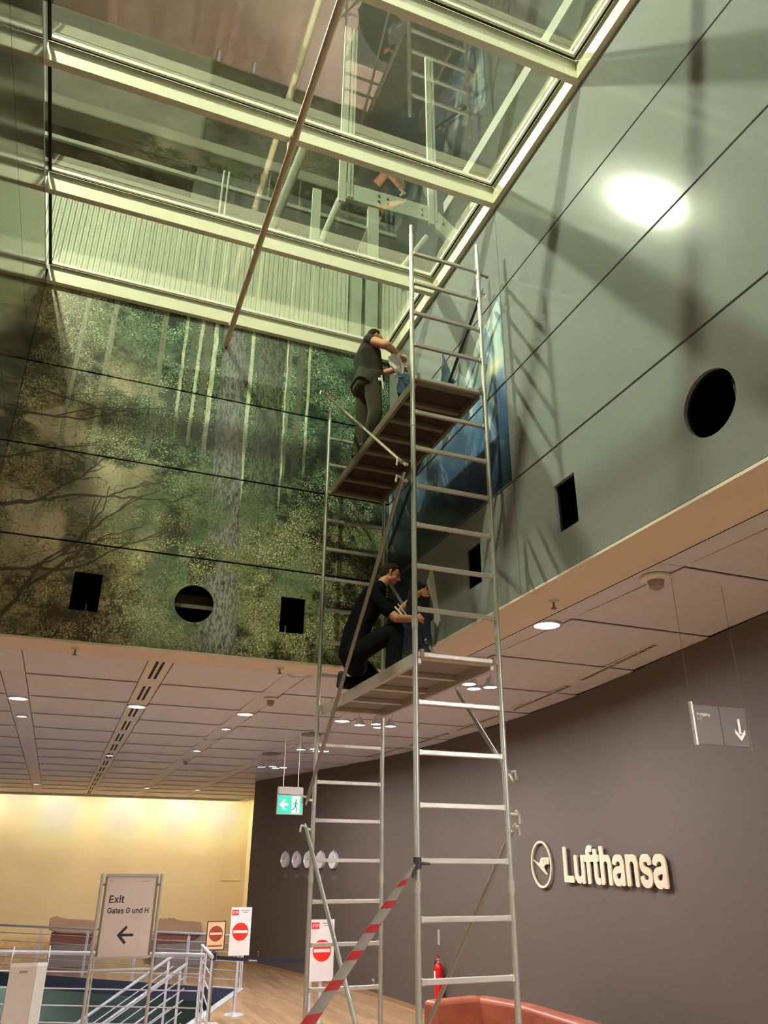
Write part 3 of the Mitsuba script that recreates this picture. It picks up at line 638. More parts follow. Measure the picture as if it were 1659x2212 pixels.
def platform(z, beam, board, nb, bw, bh, label):
    x0, x1 = SXL + 0.035, SXR - 0.035
    k = add('platform', box(x0 + bw, x1 - bw, SYF + 0.05, SYB - 0.05, z - 0.004, z + 0.012), board, st, smooth=False, label=label)
    for x in (x0 + bw / 2, x1 - bw / 2): add('side_beam', bar((x, SYF + 0.03, z + 0.012 - bh / 2), (x, SYB - 0.03, z + 0.012 - bh / 2), bw, bh), beam, k)
    for i in range(nb):
        y = SYF + 0.06 + (SYB - SYF - 0.12) * i / (nb - 1)
        add('cross_bar', bar((x0 + bw, y, z - 0.03), (x1 - bw, y, z - 0.03), 0.06, 0.05), beam, k)
    for x in (x0 + bw / 2, x1 - bw / 2):
        for y, s in ((SYF, 1), (SYB, -1)):
            add('hook', [box(x - 0.014, x + 0.014, y - s * 0.03, y + s * 0.05, z + 0.0, z + 0.012), box(x - 0.014, x + 0.014, y - s * 0.032, y - s * 0.022, z - 0.05, z + 0.012)], 'm_galv', k)
platform(Z0R + 4 * S + 0.03, 'm_alubright', 'm_deckgrey', 5, 0.035, 0.11, 'lower platform with bright aluminium side beams and grey boards')
platform(Z0R + 11 * S + 0.03, 'm_galv', 'm_deck', 8, 0.035, 0.10, 'upper platform with weathered frame and brown boards')
def brace(a, b, r=0.02, m='m_brace'):
    a, b = np.array(a, float), np.array(b, float)
    k = add('brace', tube(a, b, r, n=14), m, st)
    d = (b - a) / np.linalg.norm(b - a)
    for p, s in ((a, -1), (b, 1)):
        q = p + d * s * 0.0
        sx = -1 if p[0] < 2.9 else 1
        c = [tube(q, q + d * s * 0.07, r * 0.8, r * 0.55), bar(q + [0, 0, 0.0], q + [-sx * 0.05, 0, -0.01], 0.03, 0.025)]
        c.append(path([q + [sx * 0.012, 0, 0.02], q + [sx * 0.055, 0, 0.03], q + [sx * 0.065, 0, -0.035]], 0.011, 8))
        add('claw', c, 'm_alubright', k)
XA, XB = SXL - 0.085, SXR + 0.05
brace((XA, SYF + 0.06, 5.86), (XA, SYB - 0.04, 3.27)); brace((XA, SYB - 0.04, 2.98), (XA, SYF + 0.06, 0.6))
brace((XA, SYB, 8.42), (XA, SYF + 0.04, 6.02), 0.017, 'm_galv')
brace((XB, SYF + 0.02, 3.32), (XB, SYB - 0.04, 5.86)); brace((XB, SYF + 0.02, 2.90), (XB, SYB - 0.04, 0.4))
brace((XB, SYF + 0.05, 8.26), (XB, SYB - 0.04, 6.30), 0.017, 'm_castor')
# spare claws and a snap clip near the top
add('wing_screw', [tube((XB - 0.03, SYF, 8.50), (XB + 0.05, SYF, 8.49), 0.012), ball((XB + 0.06, SYF, 8.49), 0.02, 1)], 'm_galv', st)
add('wing_screw', [tube((XB - 0.03, SYF, 3.02), (XB + 0.04, SYF, 3.02), 0.012), path([(XB + 0.03, SYF, 3.05), (XB + 0.06, SYF, 3.0), (XB + 0.06, SYF, 2.95)], 0.012)], 'm_alubright', st)
# ------------------------------------------------------------------ lettering and fittings on the curved wall
def on_wall(m, y_of_u, z0, off=0.03):
    """Bends a mesh drawn in the xy plane (x along the wall, z out of it) onto the curved wall."""
    m = m.copy(); v = m.vertices.copy()
    y = y_of_u(v[:, 0]); x = _cs(y) - off - v[:, 2]
    m.vertices = np.stack([x, y, z0 + v[:, 1]], 1); m.fix_normals(); return m
ws = thing('wall_lettering', 'large cream raised company name letters on the dark curved wall', 'lettering')
word = text('Lufthansa', 0.425, 0.05, bold=True)
def outline(m):
    f = m.faces[m.face_normals[:, 2] < -0.5]
    return unary_union([Polygon(m.vertices[t][:, :2]).buffer(1e-5) for t in f])
lets = [extrude(outline(l).buffer(0.0075).simplify(0.0008), 0.022) for l in word.split(only_watertight=False)]
lets = sorted(lets, key=lambda q: q.bounds[0][0])
wx0, wx1 = word.bounds[0][0], word.bounds[1][0]
yfun = lambda u: 10.475 - (np.asarray(u) - wx0) / (wx1 - wx0) * (10.475 - 7.82)
for l in lets: add('letter', on_wall(l, yfun, 2.435, 0.04), 'm_letter', ws, smooth=False)
lg = thing('wall_emblem', 'round cream emblem of a flying crane in a ring beside the wall letters', 'emblem')
R_ = 0.33
ringp = Point(0, 0).buffer(R_, 48).difference(Point(0, 0).buffer(R_ - 0.034, 48))
bird = unary_union([Polygon([(-0.86, 0.22), (-0.55, 0.13), (-0.18, 0.02), (0.2, -0.2), (0.56, -0.4), (0.5, -0.45), (0.12, -0.27), (-0.26, -0.06), (-0.56, 0.08)]),
                    Polygon([(-0.26, -0.02), (-0.02, 0.22), (0.10, 0.29), (0.80, 0.29), (0.75, 0.0), (0.46, 0.0), (0.30, -0.07), (0.24, -0.14), (0.36, -0.28), (0.1, -0.22)])])
for x in (0.30, 0.44, 0.58): bird = bird.difference(sbox(x - 0.02, 0.03, x + 0.02, 0.22))
bird = affinity.scale(bird, R_, R_, origin=(0, 0))
ef = lambda u: 11.215 - np.asarray(u)
add('ring', on_wall(extrude(ringp, 0.02), ef, 2.645, 0.03), 'm_letter', lg, smooth=False)
add('crane', on_wall(extrude(bird, 0.02), ef, 2.645, 0.03), 'm_letter', lg, smooth=False)
# five clocks with name plates
for i, y in enumerate((22.92, 22.26, 21.60, 20.95, 20.30)):
    lb = ('leftmost of the five round wall clocks', 'second from left of the five round wall clocks', 'middle of the five round wall clocks, half behind the scaffold pole', 'fourth from left of the five round wall clocks', 'rightmost of the five round wall clocks')[i]
    k = thing('wall_clock', lb, 'clock', 'world clocks on the dark wall')
    nx = np.array([-1, (wx(y + 0.1) - wx(y - 0.1)) / 0.2, 0]); nx /= np.linalg.norm(nx); tx = np.cross(nx, [0, 0, 1.0])
    o = np.array([wx(y), y, 2.69])
    add('case', put(lathe([(0, 0), (0.2, 0), (0.205, 0.03), (0.2, 0.075), (0.19, 0.08), (0.18, 0.06), (0.0, 0.06)], n=32), o, tx, (0, 0, 1), nx), 'm_chrome', k)
    add('dial', put(lathe([(0, 0.062), (0.178, 0.062), (0.178, 0.06)], n=32), o, tx, (0, 0, 1), nx), 'm_paper', k)
    a = 0.7 + 1.1 * i
    add('hand', put(bar((0, 0, 0.066), (0.09 * math.cos(a), 0.09 * math.sin(a), 0.066), 0.012, 0.003), o, tx, (0, 0, 1), nx), 'm_ink', k)
    add('hand', put(bar((0, 0, 0.069), (0.14 * math.cos(2.1), 0.14 * math.sin(2.1), 0.069), 0.008, 0.003), o, tx, (0, 0, 1), nx), 'm_ink', k)
    add('knob', put(tube((0.0, 0.17, 0.04), (0.0, 0.225, 0.04), 0.02), o, tx, (0, 0, 1), nx), 'm_chrome', k)
    lb = ('leftmost', 'second', 'middle', 'fourth', 'rightmost')[i] + ' of the small plates below the five wall clocks'
    o = np.array([wx(y), y, 2.29])
    add('name_plate', put(box(-0.13, 0.13, -0.05, 0.05, 0, 0.012, 0.003), o, tx, (0, 0, 1), nx), 'm_signgrey', label=lb, cat='name plate', group='name plates below the clocks')
# fire extinguisher, switch plate, sockets
ey = 15.13; ex = wx(ey) - 0.115
fe = thing('fire_extinguisher', 'red fire extinguisher hung on the dark wall behind the scaffold', 'fire extinguisher')
add('cylinder', lathe([(0, 0.36), (0.075, 0.36), (0.082, 0.375), (0.082, 0.86), (0.07, 0.91), (0.035, 0.945), (0.022, 0.95), (0, 0.95)], (ex, ey, 0)), 'm_extred', fe)
add('label_patch', box(ex - 0.086, ex - 0.078, ey - 0.03, ey + 0.035, 0.62, 0.82, 0.002), 'm_paper', fe)
add('valve', [tube((ex, ey, 0.945), (ex, ey, 1.0), 0.018), box(ex - 0.03, ex + 0.02, ey - 0.02, ey + 0.02, 0.985, 1.01, 0.004)], 'm_chrome', fe)
add('lever', [bar((ex + 0.02, ey - 0.02, 1.03), (ex - 0.10, ey - 0.10, 1.10), 0.03, 0.012), bar((ex + 0.02, ey - 0.02, 1.0), (ex - 0.09, ey - 0.08, 1.0), 0.025, 0.01)], 'm_extred', fe)
add('hose', path([(ex, ey + 0.02, 1.0), (ex - 0.02, ey + 0.1, 0.98), (ex - 0.03, ey + 0.115, 0.85), (ex - 0.03, ey + 0.1, 0.62)], 0.011, 8), 'm_frame', fe)
for z in (0.4, 0.7): add('bracket', box(ex + 0.06, wx(ey) - 0.001, ey - 0.03, ey + 0.03, z, z + 0.04), 'm_castor', fe)
add('switch_plate', box(wx(15.32) - 0.015, wx(15.32) + 0.005, 15.28, 15.37, 1.22, 1.48, 0.003), 'm_plasticgrey', label='tall grey plate on the dark wall above the fire extinguisher', cat='switch plate')
for y, z, lb in ((18.35, 0.26, 'double wall socket low on the dark wall beside the scaffold pole'), (24.27, 0.30, 'small wall socket near the far end of the dark wall')):
    k = thing('wall_socket', lb, 'socket')
    add('plate', box(wx(y) - 0.014, wx(y) + 0.004, y - 0.075, y + 0.075, z - 0.07, z + 0.07, 0.003), 'm_plasticgrey', k)
    for d in (-0.035, 0.035): add('outlet', tube((wx(y) - 0.018, y + d, z), (wx(y) - 0.012, y + d, z), 0.024, n=16), 'm_frame', k)

# ------------------------------------------------------------------ hanging signs
gs = thing('exit_sign', 'lit green emergency exit sign with white arrow hanging on two rods', 'exit sign')
gx, gy, gz = 3.60, 13.6, 3.42
gw = 0.225
add('housing', box(gx - gw, gx + gw, gy, gy + 0.07, gz + 0.26, gz + 0.40, 0.02), 'm_plasticgrey', gs)
add('frame', [box(gx - gw - 0.002, gx - gw + 0.014, gy + 0.012, gy + 0.05, gz - 0.03, gz + 0.27, 0.003), box(gx + gw - 0.014, gx + gw + 0.002, gy + 0.012, gy + 0.05, gz - 0.03, gz + 0.27, 0.003), box(gx - gw, gx + gw, gy + 0.012, gy + 0.05, gz - 0.045, gz - 0.028, 0.003)], 'm_plasticgrey', gs)
mat('m_signgreen', lin(0, 130, 96), 0.5)
add('panel', box(gx - gw + 0.014, gx + gw - 0.014, gy + 0.02, gy + 0.04, gz - 0.028, gz + 0.26), 'm_signgreen', gs, smooth=False, emitter=emit(np.array(lin(0, 170, 150)) * 0.9, 0.2))
def face(poly, y, z0, x0, th=0.003): return put(extrude(poly, th), (x0, y, z0), (1, 0, 0), (0, 0, 1), (0, -1, 0))
arr = unary_union([sbox(-0.02, -0.018, 0.085, 0.018), Polygon([(-0.07, 0), (0.005, 0.075), (0.045, 0.075), (-0.012, 0.0), (0.045, -0.075), (0.005, -0.075)])])
wh = emit([0.85, 0.95, 0.92], 0.1)
add('arrow', face(arr, gy + 0.0195, gz + 0.115, gx - 0.115), 'm_white', gs, smooth=False, emitter=wh)
add('door_field', face(sbox(0, 0, 0.135, 0.265), gy + 0.0195, gz - 0.018, gx + 0.03, 0.002), 'm_white', gs, smooth=False, emitter=wh)
man = unary_union([Point(0.075, 0.205).buffer(0.018, 12), affinity.rotate(sbox(0.052, 0.11, 0.085, 0.185), -12)] + [LineString(l).buffer(w) for l, w in
     ((((0.075, 0.175), (0.045, 0.165), (0.03, 0.13)), 0.008), (((0.075, 0.17), (0.10, 0.145), (0.118, 0.155)), 0.008), (((0.065, 0.115), (0.09, 0.075), (0.085, 0.03)), 0.010), (((0.062, 0.115), (0.045, 0.07), (0.012, 0.05)), 0.010))])
add('runner', face(man, gy + 0.0172, gz - 0.018, gx + 0.03, 0.0015), 'm_signgreen', gs, smooth=False)
for dx in (-0.13, 0.13): add('rod', tube((gx + dx, gy + 0.035, gz + 0.39), (gx + dx, gy + 0.035, ZC + 0.002), 0.007, n=8), 'm_strip', gs)

hs = thing('direction_sign', 'flat grey sign with white arrow hung by wires before the dark wall', 'sign')
hx, hy, z0, z1 = 4.61, 5.0, 3.535, 3.845
add('plate', box(hx, hx + 0.265, hy, hy + 0.012, z0, z1, 0.002), 'm_signgrey', hs)
add('plate', box(hx + 0.273, hx + 0.54, hy, hy + 0.012, z0, z1, 0.002), 'm_signgrey', hs)
add('end_strip', box(hx - 0.018, hx + 0.002, hy - 0.01, hy + 0.022, z0 - 0.01, z1 + 0.02, 0.003), 'm_white', hs)
add('end_strip', box(hx + 0.538, hx + 0.545, hy - 0.01, hy + 0.022, z0 - 0.03, z1, 0.002), 'm_galv', hs)
add('word', put(text('Ausgang', 0.024, 0.001, True), (hx + 0.03, hy - 0.0005, z1 - 0.085), (1, 0, 0), (0, 0, 1), (0, -1, 0)), 'm_white', hs, smooth=False)
add('word', put(text('Exit', 0.022, 0.001), (hx + 0.03, hy - 0.0005, z1 - 0.118), (1, 0, 0), (0, 0, 1), (0, -1, 0)), 'm_white', hs, smooth=False)
arr = unary_union([sbox(-0.012, -0.02, 0.012, 0.10), Polygon([(0, -0.075), (0.055, -0.015), (0.052, 0.02), (0, -0.038), (-0.052, 0.02), (-0.055, -0.015)])])
add('arrow', put(extrude(arr, 0.001), (hx + 0.455, hy - 0.0005, z0 + 0.12), (1, 0, 0), (0, 0, 1), (0, -1, 0)), 'm_white', hs, smooth=False)
for x in (hx - 0.008, hx + 0.541): add('wire', tube((x, hy + 0.006, z1), (x, hy + 0.006, ZC + 0.002), 0.0018, n=6), 'm_ductgrey', hs)

# ------------------------------------------------------------------ free-standing exit board
es = thing('sign_stand', 'tall aluminium stand with beige board pointing to Exit and gates', 'sign stand')
ex0, ex1, ey, ez0, ez1 = 0.735, 1.455, 12.6, 1.46, 2.475
for x in (ex0 - 0.045, ex1 + 0.045):
    p = add('post', tube((x, ey, 0.03), (x, ey, ez1 + 0.01), 0.022, n=16), 'm_alubright', es)
    add('foot', box(x - 0.04, x + 0.04, ey - 0.28, ey + 0.28, 0.0, 0.035, 0.01), 'm_alubright', p)
    for z in (ez0 + 0.10, ez1 - 0.13): add('clamp', tube((x, ey, z), ((ex0 if x < 1 else ex1), ey, z), 0.014, n=10), 'm_galv', p)
add('board', box(ex0 + 0.01, ex1 - 0.01, ey - 0.008, ey + 0.008, ez0, ez1), 'm_board', es, smooth=False)
add('rail', box(ex0, ex1, ey - 0.018, ey + 0.018, ez1 - 0.03, ez1 + 0.012, 0.008), 'm_alubright', es)
add('rail', box(ex0, ex1, ey - 0.018, ey + 0.018, ez0 - 0.03, ez0 + 0.012, 0.008), 'm_alubright', es)
add('edge', box(ex0, ex0 + 0.03, ey - 0.013, ey + 0.013, ez0, ez1, 0.005), 'm_galv', es)
add('edge', box(ex1 - 0.03, ex1, ey - 0.013, ey + 0.013, ez0, ez1, 0.005), 'm_galv', es)
add('crossbar', tube((ex0 - 0.045, ey, 1.30), (ex1 + 0.045, ey, 1.30), 0.02, n=14), 'm_alubright', es)
def write(s, h, x, z, m='m_ink', bold=False, width=None, par=None, y=None, name='lettering'):
    t = text(s, h, 0.0015, bold)
    if width: t.apply_scale((width / (t.bounds[1][0] - t.bounds[0][0]), 1, 1))
    add(name, put(t, (x, (ey - 0.0085) if y is None else y, z), (1, 0, 0), (0, 0, 1), (0, -1, 0)), m, par or es, smooth=False)
write('Exit', 0.088, 0.81, 2.12, bold=True)
write('Gates G und H', 0.064, 0.81, 1.99, bold=True, width=0.55)
write('Lufthansa Gate', 0.012, 1.22, 2.385, 'm_inkfaint')
add('emblem', face(Point(0, 0).buffer(0.018, 16).difference(Point(0, 0).buffer(0.014, 16)), ey - 0.0085, 2.39, 0.82, 0.001), 'm_inkfaint', es, smooth=False)
arr = unary_union([sbox(-0.05, -0.016, 0.12, 0.016), Polygon([(-0.10, 0), (0.01, 0.115), (0.035, 0.09), (-0.052, 0.0), (0.035, -0.09), (0.01, -0.115)])])
add('arrow', face(arr, ey - 0.0085, 1.72, 1.08, 0.0015), 'm_ink', es, smooth=False)

# ------------------------------------------------------------------ no-entry signs on posts and belt barrier
def stop_sign(x, y, rz, z0, z1, w, label, tilt=0.0, m='m_paper', red='m_red', stop=True):
    k = thing('no_entry_sign', label, 'sign')
    add('base', lathe([(0, 0), (0.19, 0), (0.19, 0.008), (0.17, 0.022), (0.06, 0.035), (0.03, 0.05), (0, 0.05)], (x, y, 0)), 'm_chrome', k)
    add('post', tube((x, y, 0.03), (x, y, z0 + 0.02), 0.032 if stop else 0.03, n=18), 'm_chrome' if stop else 'm_galv', k)
    c, s = math.cos(rz), math.sin(rz); X = np.array([c, s, 0]); N = np.array([s, -c, 0]); o = np.array([x, y, 0]) + N * 0.036
    B = lambda a, b, c0, c1, d0, d1, bev=0.002: put(box(a, b, c0, c1, d0, d1, bev), o, X, (0, 0, 1), N)
    F = lambda poly, d, th=0.0015: put(extrude(poly, th), o + N * d, X, (0, 0, 1), N)
    add('board', B(-w / 2, w / 2, z0, z1, 0, 0.008), m, k)
    zc = z0 + (z1 - z0) * (0.49 if stop else 0.56); r = w * (0.385 if stop else 0.38)
    add('disc', F(Point(0, zc).buffer(r, 32), 0.008), red, k, smooth=False)
    add('white_bar', F(sbox(-r * 0.9, zc - r * 0.16, r * 0.9, zc + r * 0.16), 0.0095), m, k, smooth=False)
    if stop:
        add('tag', F(sbox(-w * 0.46, z1 - w * 0.34, -w * 0.14, z1 - w * 0.1), 0.008), 'm_redtag', k, smooth=False)
        t = text('STOP', w * 0.105, 0.001, True); t.apply_scale((w * 0.26 / (t.bounds[1][0] - t.bounds[0][0]), 1, 1))
        add('lettering', put(t, o + N * 0.0096 + X * (-w * 0.43) + np.array([0, 0, z1 - w * 0.27]), X, (0, 0, 1), N), 'm_paper', k, smooth=False)
        for i, (wd, sh) in enumerate(((0.5, 0.12), (0.28, 0.2))):
            add('small_print', F(sbox(-w * 0.06 + (0.25 - wd / 2) * w * 0.9 + 0.01, z1 - w * (sh + 0.035), -w * 0.06 + (0.25 - wd / 2) * w * 0.9 + wd * w * 0.9, z1 - w * sh), 0.008), 'm_inkfaint' if i == 0 else 'm_inkfaint', k, smooth=False)
    else:
        for a in ((-w / 2 - 0.006, -w / 2 + 0.008, z0 - 0.006, z1 + 0.006), (w / 2 - 0.008, w / 2 + 0.006, z0 - 0.006, z1 + 0.006), (-w / 2, w / 2, z0 - 0.006, z0 + 0.008), (-w / 2, w / 2, z1 - 0.008, z1 + 0.006)):
            add('edge', B(a[0], a[1], a[2], a[3], 0.0, 0.014), 'm_frame', k)
        add('small_print', F(sbox(-w * 0.4, z0 + 0.05, w * 0.4, z0 + 0.075), 0.008), 'm_redsepia', k, smooth=False)
    return k
stop_sign(3.645, 17.1, 0.0, 0.985, 1.82, 0.41, 'white no entry board on a steel post in front of the dark wall corner')
stop_sign(4.33, 13.9, 0.0, 0.90, 1.785, 0.41, 'white no entry board half hidden behind the scaffold pole and brace')
_sp = stop_sign(3.02, 16.3, 0.05, 1.17, 1.635, 0.335, 'small brownish no entry notice in a dark frame on the belt post', m='m_sepia', red='m_redsepia', stop=False)
bp = thing('belt_barrier', 'dark blue retractable belt strung between two posts behind the scaffold', 'belt barrier')
add('belt_head', tube((3.02, 16.3, 1.0), (3.02, 16.3, 1.12), 0.05, n=18), 'm_frame', _sp)
a, b = np.array([3.075, 16.27, 1.045]), np.array([4.60, 15.35, 1.035])
n = 24; P = np.zeros((n, 2, 3))
for i in range(n):
    t = i / (n - 1); q = a + (b - a) * t - [0, 0, 0.05 * 4 * t * (1 - t) * 0.4]
    P[i, 0] = q + [0, 0, 0.028]; P[i, 1] = q - [0, 0, 0.028]
add('belt', sheet(P, 0.003), 'm_belt', bp)
dd = (b - a) / np.linalg.norm(b - a); nn = np.array([dd[1], -dd[0], 0])
q = a + (b - a) * 0.34 - [0, 0, 0.016]
tx = text('Lufthansa', 0.026, 0.001, True)
add('lettering', put(tx, q + nn * 0.0025 - [0, 0, 0.024], (dd[0], dd[1], 0), (0, 0, 1), nn), 'm_strip', bp, smooth=False)
add('post', tube((4.60, 15.35, 0.03), (4.60, 15.35, 1.07), 0.03, n=16), 'm_chrome', bp)
add('belt_head', tube((4.60, 15.35, 0.98), (4.60, 15.35, 1.09), 0.045, n=16), 'm_frame', bp)
add('base', lathe([(0, 0), (0.18, 0), (0.18, 0.01), (0.06, 0.035), (0, 0.04)], (4.60, 15.35, 0)), 'm_chrome', bp)

# ------------------------------------------------------------------ railings round the stair void
def railing(name, pts, zt, label, bars=6, zb=0.0, post_w=0.05, rail_r=0.028, step=1.5, tops=None):
    k = thing(name, label, 'railing')
    pts = [np.array(p, float) for p in pts]; zt = [zt] * len(pts) if np.isscalar(zt) else zt
    for i in range(len(pts) - 1):
        a, b = np.append(pts[i], zt[i]), np.append(pts[i + 1], zt[i + 1]); L = np.linalg.norm(b - a)
        add('handrail', tube(a, b, rail_r, n=14), 'm_rail', k)
        for j in range(bars):
            f = 0.16 + 0.70 * j / (bars - 1)
            ha, hb = a.copy(), b.copy(); ha[2] = zt[i] - (zt[i] - zb) * f; hb[2] = zt[i + 1] - (zt[i + 1] - zb) * f
            add('bar', tube(ha, hb, 0.009, n=8), 'm_rail', k)
        m = max(1, int(round(L / step)))
        for j in range(m + (1 if i == len(pts) - 2 else 0)):
            q = a + (b - a) * j / m
            d = (b - a)[:2] / np.linalg.norm((b - a)[:2])
            add('post', [box(q[0] - d[0] * 0.022 - 0.012, q[0] - d[0] * 0.022 + 0.012, q[1] - d[1] * 0.022 - 0.012, q[1] - d[1] * 0.022 + 0.012, zb, q[2] - 0.05), box(q[0] + d[0] * 0.022 - 0.012, q[0] + d[0] * 0.022 + 0.012, q[1] + d[1] * 0.022 - 0.012, q[1] + d[1] * 0.022 + 0.012, zb, q[2] - 0.05), tube((q[0], q[1], q[2] - 0.06), (q[0], q[1], q[2]), 0.008, n=8)], 'm_rail', k, smooth=False)
    return k
railing('railing', [(-3.6, 15.3), (2.20, 12.56)], 1.45, 'front steel railing of the stair opening behind the exit board', 6)
railing('railing', [(2.32, 12.62), (2.78, 16.2)], [1.42, 1.25], 'side steel railing running back along the stair opening', 6)
railing('railing', [(4.47, 20.50), (-1.10, 25.55), (-6.0, 29.6)], 1.05, 'far steel railing of the stair opening before the cream wall', 5)
sf = thing('staircase', 'open stair with steel handrails going down inside the railed opening', 'staircase')
nst = 16
for i in range(nst):
    x, z = 2.35 - 0.28 * (i + 1), -0.18 * (i + 1)
    add('tread', box(x, x + 0.3, 14.75, 16.15, z - 0.04, z, 0.005), 'm_stone', sf)
add('stringer', bar((2.4, 14.72, -0.12), (2.35 - 0.28 * nst, 14.72, -0.12 - 0.18 * nst), 0.03, 0.25), 'm_navy', sf)
add('stringer', bar((2.4, 16.18, -0.12), (2.35 - 0.28 * nst, 16.18, -0.12 - 0.18 * nst), 0.03, 0.25), 'm_navy', sf)
for y in (14.72, 16.18):
    d = np.array([-0.28, 0, -0.18]) * nst
    for j, dz in enumerate((1.12, 0.94, 0.78, 0.62, 0.46, 0.30)):
        a = np.array([2.30, y, dz]); add('handrail' if j == 0 else 'rail', tube(a, a + d, 0.026 if j == 0 else 0.010, n=10), 'm_rail', sf)
    for t in (0.02, 0.3, 0.6, 0.9):
        a = np.array([2.30, y, 0]) + d * t; add('post', box(a[0] - 0.02, a[0] + 0.02, y - 0.012, y + 0.012, a[2] - 0.1, a[2] + 1.08), 'm_rail', sf)

# ------------------------------------------------------------------ furniture
def seat_block(x, y, w, z, label, drop=0.0):
    k = thing('lounge_seat', label, 'seat', 'brown seats before the cream wall')
    add('side_panel', box(x + 0.08, x + w, y - 0.02, y + 0.03, 0.56, z - 0.33, 0.01), 'm_seat', k)
    n = 12; P = np.zeros((n, 2, 3))
    for i, t in enumerate(np.linspace(0, 1, n)):
        P[i, :, 0] = x + w * t; zz_ = z - 0.10 * (1 - math.exp(-6 * t)) - 0.03 * t - (0.02 if t > .9 else 0)
        P[i, 0] = (P[i, 0, 0], y - 0.12, zz_ - 0.24); P[i, 1] = (P[i, 1, 0], y + 0.16, zz_)
    add('backrest', sheet(P, 0.05), 'm_seattan', k)
    add('cushion', box(x + 0.10, x + w - 0.02, y + 0.03, y + 0.40, 0.56, 0.74, 0.03), 'm_seat', k)
    return k
for i in range(4): seat_block(0.20 + 0.05 * i, 25.6 + 0.55 * i, 1.12, 1.18 - 0.015 * i, ('front', 'second', 'third', 'rearmost')[i] + ' brown lounge seat of the row left of the exit board')
for i in range(5): seat_block(2.95 + 0.19 * i, 25.0 + 0.55 * i, 0.98 - 0.02 * i, 1.16 - 0.03 * i, ('front', 'second', 'third', 'fourth', 'rearmost')[i] + ' brown lounge seat of the row right of the exit board')
add('seat_plinth', box(0.30, 1.46, 25.55, 28.0, 0.0, 0.555, 0.01), 'm_plasticgrey', label='grey white plinth under the brown seats left of the exit board', cat='plinth')
add('seat_plinth', box(3.05, 4.75, 24.95, 27.8, 0.0, 0.555, 0.01), 'm_plasticgrey', label='grey white plinth under the brown seats right of the exit board', cat='plinth')
# leather corner sofa
so_ = thing('corner_sofa', 'red brown leather corner sofa along the dark wall, cut by the picture edge', 'sofa')
def pad(pts, w, h0, h1, rr=0.07):
    L = []
    for (a, b) in zip(pts, pts[1:]):
        sp = []
        for p in (a, b):
            for dx in (-w / 2, w / 2):
                d = np.array([b[1] - a[1], -(b[0] - a[0])]) / math.dist(a, b) * dx
                for z in (h0 + rr, h1 - rr): sp.append(m3.Manifold.sphere(rr, 20).translate([p[0] + d[0], p[1] + d[1], z]))
        L.append(m3.Manifold.batch_hull(sp))
    m = L[0]
    for q in L[1:]: m = m + q
    mm = m.to_mesh(); return trimesh.Trimesh(mm.vert_properties[:, :3], mm.tri_verts)
add('backrest', pad([(4.97, 10.95), (5.70, 11.08)], 0.12, 0.06, 1.0), 'm_sofa', so_, smooth=50)
add('backrest', pad([(5.78, 11.05), (6.02, 10.3), (6.05, 8.6)], 0.12, 0.06, 1.0), 'm_sofa', so_, smooth=50)
add('backrest', pad([(6.05, 8.55), (5.95, 6.8)], 0.12, 0.06, 1.0), 'm_sofa', so_, smooth=50)
add('seat', pad([(4.97, 10.5), (5.6, 10.6)], 0.55, 0.06, 0.45), 'm_sofa', so_, smooth=50)
add('seat', pad([(5.66, 10.2), (5.62, 7.0)], 0.5, 0.06, 0.45), 'm_sofa', so_, smooth=50)
add('plinth', [box(4.9, 5.9, 10.3, 11.0, 0, 0.07), box(5.4, 6.0, 6.9, 10.6, 0, 0.07)], 'm_frame', so_)
# pedestal with clear leaflet tray
pd = thing('leaflet_stand', 'white pedestal with a clear acrylic leaflet tray on top at the left edge', 'stand')
px0, px1, py0, py1, pz = -0.20, 0.105, 8.5, 8.8, 1.80
add('body', box(px0, px1 - 0.09, py0, py1, 0, pz, 0.004), 'm_board', pd)
add('side_sleeve', box(px1 - 0.088, px1, py0 + 0.005, py1, 0, pz, 0.004), 'm_white', pd)
def aplate(p): return trimesh.Trimesh(p, [[0, 1, 2], [0, 2, 3]])
z0, z1 = pz + 0.004, pz + 0.13
for q in ([(px0, py0, z0), (px1, py0, z0), (px1, py0, z1 - 0.06), (px0, py0, z1 - 0.06)], [(px0, py1, z0), (px1, py1, z0), (px1, py1, z1), (px0, py1, z1)],
          [(px0, py0, z0), (px0, py1, z0), (px0, py1, z1), (px0, py0, z1 - 0.06)], [(px1, py0, z0), (px1, py1, z0), (px1, py1, z1), (px1, py0, z1 - 0.06)], [((px0 + px1) / 2, py0, z0), ((px0 + px1) / 2, py1, z0), ((px0 + px1) / 2, py1, z1), ((px0 + px1) / 2, py0, z1 - 0.06)]):
    add('tray_pane', aplate(q), 'm_acrylic', pd, smooth=False)
add('tray_rim', [tube((px0, py0, z1 - 0.06), (px0, py1, z1), 0.005, n=6), tube((px1, py0, z1 - 0.06), (px1, py1, z1), 0.006, n=6), tube((px1, py0, z0), (px1, py0, z1 - 0.06), 0.004, n=6), tube((px0, py0, z0), (px0, py0, z1 - 0.06), 0.003, n=6)], 'm_bead', pd)
add('name_tag', box(px0 + 0.08, px0 + 0.15, py0 - 0.002, py0 + 0.001, pz - 0.05, pz - 0.032), 'm_inkfaint', pd)

